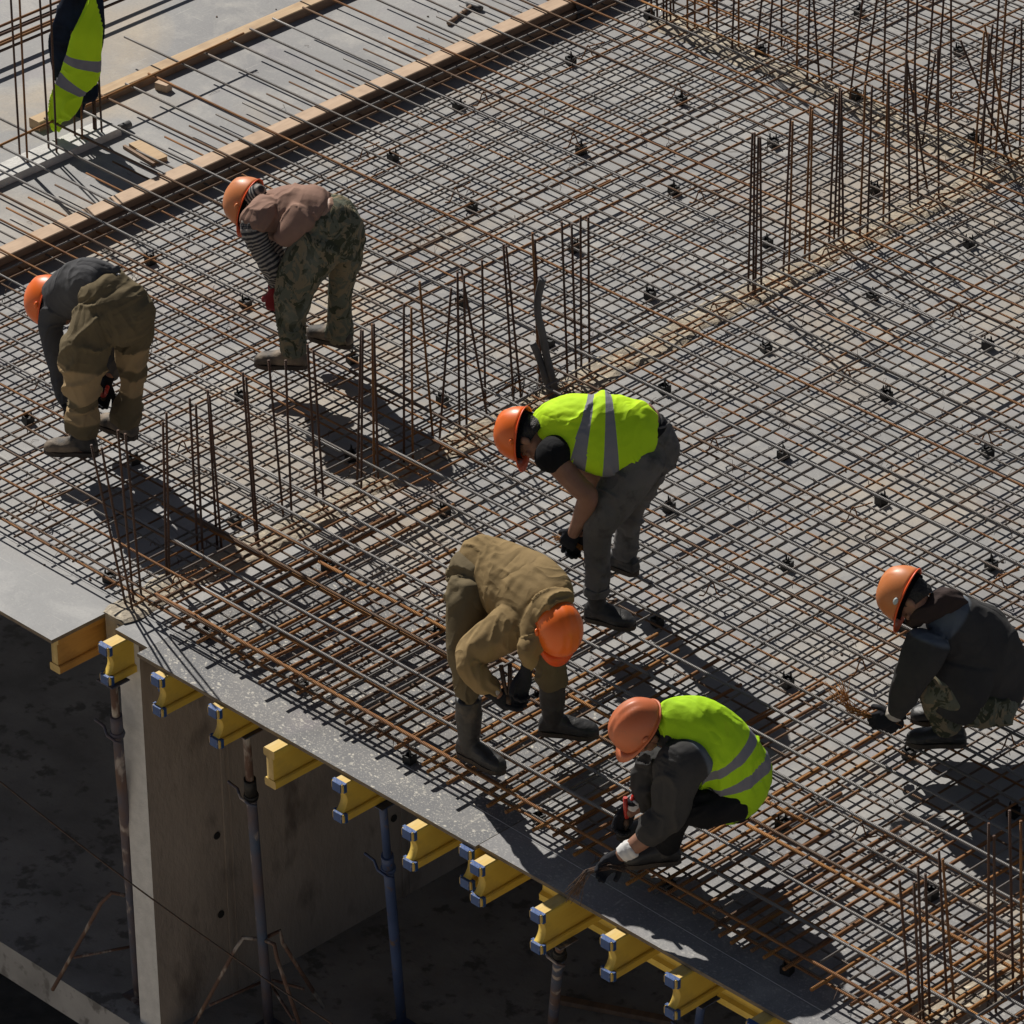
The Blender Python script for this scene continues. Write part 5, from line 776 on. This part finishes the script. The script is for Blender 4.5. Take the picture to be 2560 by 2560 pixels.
def boot(b, root, mat, rubber):
    a = Vector(b['a']); d = Vector(b['d']); d.z = 0; d.normalize(); z0 = SOLE_Z; l = b['l']; s = d.cross(Vector((0, 0, 1)))
    ank = Vector((a.x, a.y, 0)); heel = ank-d*l*.24; g = .006
    bm = bmesh.new(); up = Vector((0, 0, 1))
    def sec(t, w, h):  # cross-section ring at fraction t of the foot
        c = heel+d*(l*t); n = 18; V = []
        for k in range(n):
            th = 2*math.pi*k/n; y = math.cos(th)*w; z = h/2+math.sin(th)*h/2
            if math.sin(th) < 0: z = h/2+math.copysign(abs(math.sin(th))**.35, math.sin(th))*h/2
            V.append(bm.verts.new(c+s*y+up*(z0+.018+z)))
        return V
    S = [sec(t, w, h) for t, w, h in ((.0, .022, .05), (.03, .034, .075), (.12, .038, .10), (.28, .039, .105), (.42, .040, .092), (.56, .045, .078), (.72, .049, .066), (.86, .046, .058), (.95, .036, .048), (1.0, .018, .03))]
    for p, q in zip(S, S[1:]):
        for k in range(18): bm.faces.new((p[k], p[(k+1) % 18], q[(k+1) % 18], q[k]))
    bm.faces.new(S[0]); bm.faces.new(S[-1][::-1])
    top = max(b['sh'], a.z-z0+.03) if not rubber else b['sh']+.06
    w = .047 if not rubber else .062
    base = ank+d*.0
    rows = [[*(base+up*(z0+.05)), .042, .046], [*(base+up*(z0+.10)), .043 if not rubber else .05, .047 if not rubber else .052]]
    A = Vector((a.x, a.y, a.z)); tiltp = A+(A-Vector((base.x, base.y, z0)))*.0
    rows += [[*(base+up*(z0+.10+(top-.10)*.5)), w, w], [*(base+up*(z0+top)), w*1.04, w*1.04]]
    loft(bm, rows, 1., 18, 0., .15)
    me = remesh('boot', bm, .006, 3)
    nn = len(me.vertices); co = np.empty(nn*3); me.vertices.foreach_get('co', co); co = co.reshape(-1, 3); nor = np.empty(nn*3); me.vertices.foreach_get('normal', nor); nor = nor.reshape(-1, 3)
    co += nor*(.0035*vnoise(co*22, 5)+.003*(1-2*np.abs(vnoise(co*np.array([9, 9, 40.]), 7))))[:, None]; me.vertices.foreach_set('co', co.ravel()); me.update()
    o = link('boot', me, mat, root)
    bm = bmesh.new(); out = []
    for t in np.linspace(0, 1, 13):
        ww = float(np.interp(t, [0, .06, .25, .45, .7, .88, 1], [.016, .036, .040, .038, .051, .044, .012])); out.append((t, ww))
    ring = [heel+d*(l*1.02*t-.003)+s*w_ for t, w_ in out]+[heel+d*(l*1.02*t-.003)-s*w_ for t, w_ in out[::-1]]
    lo = [bm.verts.new(p+up*z0) for p in ring]; hi = [bm.verts.new(p+up*(z0+.024)) for p in ring]
    bm.faces.new(lo[::-1]); bm.faces.new(hi)
    for k in range(len(ring)): bm.faces.new((lo[k], lo[(k+1) % len(ring)], hi[(k+1) % len(ring)], hi[k]))
    from_bm('sole', bm, M['sole'], o)
def helmet(h, root, mat, rim_mat, sticker=False):
    c = Vector(h['c']); u = Vector(h['u']).normalized(); f = Vector(h['f']); f = (f-u*f.dot(u)).normalized(); s = f.cross(u)
    bm = bmesh.new(); na, nb = 48, 14; V = []
    def rad(th):    # rim outline: longer front to back
        return .113*math.cos(th), .142*math.sin(th)
    for j in range(nb+1):
        ph = j/nb*math.pi/2; row = []
        for k in range(na):
            th = 2*math.pi*k/na; x, y = rad(th); e = math.cos(ph)**.82; z = .142*math.sin(ph)**.95
            x *= e; y *= e
            bumpz = 0
            for xc, wd, hh in ((0, .016, .0055), (-.042, .009, .0035), (.042, .009, .0035)):
                bumpz += hh*math.exp(-((x-xc)/wd)**2)*min(1, max(0, (z-.05)/.04))*(1 if abs(y) < .1 else max(0, 1-(abs(y)-.1)/.025))
            rr = 1+bumpz/.13
            row.append(c+s*(x*rr)+f*(y*rr-.004)+u*(z*rr-.012))
        V.append(row)
    G = [[bm.verts.new(p) for p in row] for row in V[:-1]]; apex = bm.verts.new(V[-1][0])
    for A, B in zip(G, G[1:]):
        for k in range(na): bm.faces.new((A[k], A[(k+1) % na], B[(k+1) % na], B[k]))
    for k in range(na): bm.faces.new((G[-1][k], G[-1][(k+1) % na], apex))
    bmesh.ops.recalc_face_normals(bm, faces=bm.faces[:])
    bmesh.ops.solidify(bm, geom=bm.faces[:], thickness=.003)
    o = from_bm('hard_hat', bm, mat, root, True)
    bm = bmesh.new(); ins = []; outs = []; low = []
    for k in range(na):
        th = 2*math.pi*k/na; x, y = rad(th); fr = max(0, math.sin(th)); vz = .048*fr**2.2+.007; dz = -.012-.012*fr**2
        rl = math.hypot(x, y); nx, ny = x/rl, y/rl
        ins.append(bm.verts.new(c+s*(x*.985)+f*(y*.985-.004)+u*(-.008)))
        outs.append(bm.verts.new(c+s*(x+nx*vz*.55)+f*(y+ny*vz-.004)+u*(dz-.002)))
        low.append(bm.verts.new(c+s*(x+nx*vz*.5)+f*(y+ny*vz*.95-.004)+u*(dz-.008)))
    ins2 = [bm.verts.new(v.co-u*.008) for v in ins]
    for k in range(na):
        j = (k+1) % na
        bm.faces.new((ins[k], ins[j], outs[j], outs[k])); bm.faces.new((outs[k], outs[j], low[j], low[k])); bm.faces.new((low[k], low[j], ins2[j], ins2[k])); bm.faces.new((ins2[k], ins2[j], ins[j], ins[k]))
    bmesh.ops.recalc_face_normals(bm, faces=bm.faces[:])
    from_bm('brim', bm, rim_mat, o, True)
    bm = bmesh.new(); pts = []
    for k in range(25):
        th = math.pi*(.10)+math.pi*1.8*k/24+math.pi/2-math.pi*.0; pts.append(c+s*(.100*math.cos(th))+f*(.122*math.sin(th)-.004)-u*.022)
    prev = None
    for p in pts:
        a = bm.verts.new(p+u*.016); b_ = bm.verts.new(p-u*.016)
        if prev: bm.faces.new((prev[0], a, b_, prev[1]))
        prev = (a, b_)
    bmesh.ops.solidify(bm, geom=bm.faces[:], thickness=.003); from_bm('head_band', bm, M['glove'] if not sticker else M['black'], o, True)
    for sgn in (-1, 1):   # slot plugs on both sides
        bm = bmesh.new(); p = c+s*(.116*sgn)+f*(-.005)+u*.006; ax = (s, f, u); ball(bm, p, ax, (.009, .02, .012), 10); from_bm('slot_plug', bm, M['label_silver'] if sticker else mat, o, True)
    return c, u, f, s
def head_shapes(bm, h):
    c = Vector(h['c']); u = Vector(h['u']).normalized(); f = Vector(h['f']); f = (f-u*f.dot(u)).normalized(); s = f.cross(u); ax = (s, f, u)
    ball(bm, c-u*.015-f*.008, ax, (.077, .098, .100)); ball(bm, c-u*.085+f*.025, ax, (.058, .068, .062)); ball(bm, c-u*.128+f*.062, ax, (.027, .024, .02), 12)
    ball(bm, c-u*.032+f*.083, ax, (.046, .016, .012), 12)                      # brow
    ball(bm, c-u*.062+f*.099, ax, (.011, .018, .024), 10); ball(bm, c-u*.077+f*.108, ax, (.016, .014, .010), 10)   # nose
    ball(bm, c-u*.103+f*.086, ax, (.024, .012, .006), 10); ball(bm, c-u*.112+f*.084, ax, (.021, .012, .006), 10)   # lips
    for sg in (-1, 1):
        ball(bm, c-u*.066+s*.043*sg+f*.066, ax, (.024, .022, .018), 10)            # cheeks
        ball(bm, c-u*.050+s*.080*sg-f*.012, ax, (.012, .022, .034), 10); ball(bm, c-u*.078+s*.076*sg-f*.004, ax, (.008, .010, .012), 8)   # ears
    return c, u, f, s
def scalp(h, root, mat, name='hair', grow=.006, low=-.075, bulk=0):
    c = Vector(h['c']); u = Vector(h['u']).normalized(); f = Vector(h['f']); f = (f-u*f.dot(u)).normalized(); s = f.cross(u); ax = (s, f, u)
    bm = bmesh.new(); ball(bm, c-u*.018-f*.014, ax, (.077+grow, .096+grow, .098+grow)); ball(bm, c-u*.07-f*.055, ax, (.062+bulk, .045+bulk, .05+bulk))
    me = remesh(name, bm, .006, 2)
    bm = bmesh.new(); bm.from_mesh(me)
    bmesh.ops.bisect_plane(bm, geom=bm.verts[:]+bm.edges[:]+bm.faces[:], plane_co=c-u*.10-f*.05, plane_no=(-u*.85+f*.5).normalized(), clear_outer=True)
    bmesh.ops.bisect_plane(bm, geom=bm.verts[:]+bm.edges[:]+bm.faces[:], plane_co=c+f*.03-u*.0, plane_no=(f*.95-u*.35).normalized(), clear_outer=True)
    for v in bm.verts: v.co += v.normal*random.uniform(-.002, .003)
    bm.to_mesh(me); bm.free()
    link(name, me, mat, root)
def build_person(key, label, outfit, skin, hatmats, bootmat, glovemat, group=None):
    D = PEOPLE[key]; sd = sum(map(ord, key))
    root_loc = Vector(D['boots'][0]['a']); root_loc.z = SOLE_Z
    # ---- the body: one continuous skin surface from head to foot
    bm = bmesh.new(); all_l = []
    for pn in ('trousers', 'shirt', 'tshirt', 'jacket', 'sleeves'):
        for L in D.get(pn, []):
            L2 = [[*r[:3], max(.022, r[3]*.8-.008), max(.022, r[4]*.8-.008)] for r in L]; all_l.append(L2); loft(bm, L2, 1., 16)
    if 'vest' in D:
        L2 = [[*r[:3], min(.13, r[3]*.62), min(.10, r[4]*.62)] for r in D['vest'][0]]; loft(bm, L2, 1., 16)
    for pn, k in (('neck', .93), ('lowback', 1.), ('forearms', 1.)):
        for L in D.get(pn, []): loft(bm, L, k, 16, 0, .3)
    head_shapes(bm, D['helmet'])
    for h in D['hands']:
        for L in hand_lofts(h): loft(bm, L, .88, 10, 0, .8)
    for b in D['boots']:
        a = Vector(b['a']); d = Vector(b['d']); p = Vector((a.x, a.y, SOLE_Z+.055))
        loft(bm, [[*(a), .035, .035], [*p, .036, .036], [*(p+d*.09-Vector((0, 0, .012))), .034, .026], [*(p+d*b['l']*.6-Vector((0, 0, .02))), .03, .018]], 1., 12)
    me = remesh('person', bm, .0055, 2)
    root = link('person', me, skin, label=label, cat='person', group=group)
    c, u, f, s = helmet(D['helmet'], root, *hatmats)
    for pn, (mat, kw) in outfit.items():
        src = kw.pop('src', pn); sel = kw.pop('sel', None); L = D[src]
        if sel is not None: L = [L[i] for i in sel]
        nm = kw.pop('name', pn); garment(nm, L, mat, root, seed=sd+len(nm), **kw)
    for b in D['boots']: boot(b, root, bootmat, b['rub'])
    for i, h in enumerate(D['hands']):
        gm = glovemat[i] if isinstance(glovemat, list) else glovemat
        if gm is None: continue
        bm = bmesh.new()
        for L in hand_lofts(h): loft(bm, L, 1.06, 12, .0008, .8)
        w = Vector(h['w']); d = Vector(h['d']).normalized(); loft(bm, [[*(w-d*.05), .033, .031], [*(w-d*.01), .031, .028], [*(w+d*.02), .036, .022]], 1., 14, 0, .1)
        me = remesh('glove', bm, .0042, 1); link('glove', me, gm, root)
    return root
G_HAT = (M['hat_bright'], M['hat_rim'])
build_person('W1', 'worker in dark grey shirt and khaki trousers bending over at the left edge', {
    'trousers': (M['khaki'], dict(amp=.010, fu=15, patches=[(1, .34, .53), (1, .60, .68), (2, .22, .375), (2, .44, .55)])),
    'shirt': (M['shirtgrey'], dict(amp=.007, fu=14)),
    'undershirt': (M['white'], dict(amp=.004, fu=40)),
    'hood': (M['maroon'], dict(src='neck', grow=.012, amp=.004, cap=.3))}, M['skin'], (M['hat_bright'], M['hat_rim']), M['boot_leather'], M['glove'])
scalp(PEOPLE['W1']['helmet'], bpy.data.objects['person'], M['maroon'], 'hood_lining', .012, bulk=.006)
p2 = build_person('W2', 'worker bending in dusty brown top, striped sleeves and camouflage trousers', {
    'trousers': (M['camo'], dict(amp=.008, fu=15)),
    'tshirt': (M['brown'], dict(amp=.006, fu=12, grow=.004)),
    'sleeves': (M['striped'], dict(amp=.005, fu=22))}, M['skin_pale'], (M['hat_faded'], M['hat_rim']), M['boot_leather'], [M['redglove'], M['glove']])
scalp(PEOPLE['W2']['helmet'], p2, M['hair'])
p3 = build_person('W3', 'worker in green reflective vest and grey jeans, standing bent forward with bare arms', {
    'trousers': (M['jeans'], dict(amp=.007, fu=17)),
    'belt': (M['black'], dict(src='belt', amp=.001, fu=14, cap=.05, smooth=1, voxel=.005)),
    'jeans_cuff': (M['jeans'], dict(src='cuffroll', amp=.002, cap=.05, smooth=1, voxel=.005)),
    'tshirt': (M['black'], dict(amp=.005, fu=14)),
    'vest': (vest('hi_vis_vest_fabric', [(.213, .268), (.335, .385)]), dict(amp=.007, fu=9, cap=.15))}, M['skin'], (M['hat_bright'], M['hat_rim']), M['boot_black'], M['glove'])
scalp(PEOPLE['W3']['helmet'], p3, M['hair'], bulk=.004)
p4 = build_person('W4', 'stooping worker in sand coloured work suit and black rubber boots', {
    'trousers': (M['khaki'], dict(amp=.009, fu=14)),
    'jacket': (M['sand'], dict(amp=.009, fu=11)),
    'cuffs': (M['knit'], dict(amp=.002, fu=60, cap=.1))}, M['skin'], (M['hat_bright'], M['hat_rim']), M['boot_black'], M['glove'])
scalp(PEOPLE['W4']['helmet'], p4, M['hair'])
p5 = build_person('W5', 'worker squatting at the deck edge in green reflective vest over charcoal jacket', {
    'trousers': (M['black'], dict(amp=.008, fu=15)),
    'jacket': (M['darkgrey'], dict(amp=.009, fu=15, patches=[(1, -.2, .02)])),
    'vest': (vest('hi_vis_vest_creased', [(.345, .395), (.465, .515)], (.50, .84, .02), (.44, .74, .02)), dict(amp=.011, fu=9, cap=.2)),
    'cuffs': (M['white'], dict(amp=.002, fu=60, cap=.1))}, M['skin'], (M['hat_brick'], M['hat_brick']), M['boot_black'], M['glove'])
scalp(PEOPLE['W5']['helmet'], p5, M['hair'])
p6 = build_person('W6', 'worker in charcoal jacket without vest, squatting at the right edge of the photo', {
    'trousers': (M['camo'], dict(amp=.007, fu=15)),
    'jacket': (M['darkgrey'], dict(amp=.009, fu=11, patches=[(0, -.2, .085), (2, -.3, .0)])),
    'hood': (M['hoodie'], dict(amp=.005, fu=18)),
    'cap': (M['black'], dict(amp=.004, fu=20)),
    'cuffs': (M['knit'], dict(amp=.002, fu=60, cap=.1))}, M['skin'], (M['hat_faded'], M['hat_rim'], True), M['boot_black'], M['glove'])
scalp(PEOPLE['W6']['helmet'], p6, M['hair'])
# clothes hung on the kerb bars
H = PEOPLE['HANG']
rt = thing('work_jacket', H['jacket'][0][0][:3], 'dark navy jacket hung over the upright bars behind the green vest', 'jacket')
def hang(name, lofts, mat, root, **kw):
    o = garment(name, lofts, mat, None, **kw); o.data.transform(Matrix.Translation(-root.location)); o.parent = root; return o
hang('jacket_cloth', H['jacket'], M['navy'], rt, amp=.016, fu=5, seed=3)
rt = thing('hi_vis_vest', H['vest'][0][0][:3], 'empty green reflective vest hanging from the upright bars at the top left', 'vest')
hang('vest_cloth', H['vest'], vest('hung_vest_fabric', [(.37, .43), (.545, .605)]), rt, amp=.009, fu=5, seed=9)
# pliers and wire bundles in the workers' hands
def pliers(key, hi, label, mat, tilt=(0, 0, 0), ln=.16):
    h = PEOPLE[key]['hands'][hi]; w = Vector(h['w']); d = Vector(h['d']); n = Vector(h['n'])
    c = w+d*.07+n*.03; ax = (Vector(tilt)).normalized() if Vector(tilt).length else d; s = ax.cross(n); s.normalize()
    r = thing('pliers', c, label, 'pliers')
    for sg in (-1, 1):
        bm = bmesh.new(); tube(bm, [Vector(), -ax*.03+s*.008*sg, -ax*.07+s*.014*sg, -ax*ln+s*.022*sg], [.006, .009, .011, .011], 10); from_bm('handle', bm, mat, r)
    bm = bmesh.new(); tube(bm, [ax*-.01, ax*.02, ax*.06], [.012, .014, .005], 8); from_bm('jaw', bm, M['wire'], r)
pliers('W1', 0, 'pliers with red handles held behind the knee of the worker in the grey shirt', M['red_plastic'], (-.4, .3, -.6))
pliers('W5', 1, 'pliers with a red handle in the far hand of the squatting worker in the vest', M['red_plastic'], (-.05, -.1, -1), .13)
pliers('W2', 0, 'dark pliers under the red glove of the worker in camouflage', M['wire'], (0, 0, -1))
pliers('W4', 0, 'small dark pliers in the gloved hands of the worker in the sand coloured suit', M['wire'], (.3, -.2, -1))
def bundle(key, hi, d1, d2, L, nw, label, spread=.05, drop=0.):
    h = PEOPLE[key]['hands'][hi]; c = Vector(h['w'])+Vector(h['d'])*.075+Vector(h['n'])*.025
    bm = bmesh.new(); d1 = Vector(d1).normalized(); d2 = Vector(d2).normalized()
    for k in range(nw):
        j = lambda s: Vector((random.gauss(0, s), random.gauss(0, s), random.gauss(0, s)))
        a = c-d1*L*.35+j(.012); m = c+j(.007); e = c+d1*L*.5+d2*L*.2+j(spread*.4); f = c+d1*L*.75+d2*L*(.6+drop)+j(spread)
        f.z = max(f.z, .01); e.z = max(e.z, .02)
        tube(bm, [a, m, e, f], .0016, 5)
    o = from_bm('wire_bundle', bm, M['bar_orange'] if key != 'W5' else M['wire'], label=label, cat='wire bundle')
cd_r = Vector(cam.matrix_world.col[0][:3])
bundle('W5', 0, -cd_r*.9+Vector((0, 0, .1)), (-.1, -.1, -1), .20, 34, 'dark tie wires drooping from the white cuffed hand at the deck edge', .018, .3)
bundle('W3', 0, cd_r*.9+Vector((0, 0, -.25)), (0, 0, -1), .20, 30, 'bundle of rusty tie wires in the hand of the standing worker in the vest', .02)
bundle('W6', 0, -cd_r+Vector((0, 0, .02)), (0, 0, .15), .28, 34, 'bundle of rusty tie wires in the glove of the worker at the right edge', .03)

print('bars', NBAR[0])
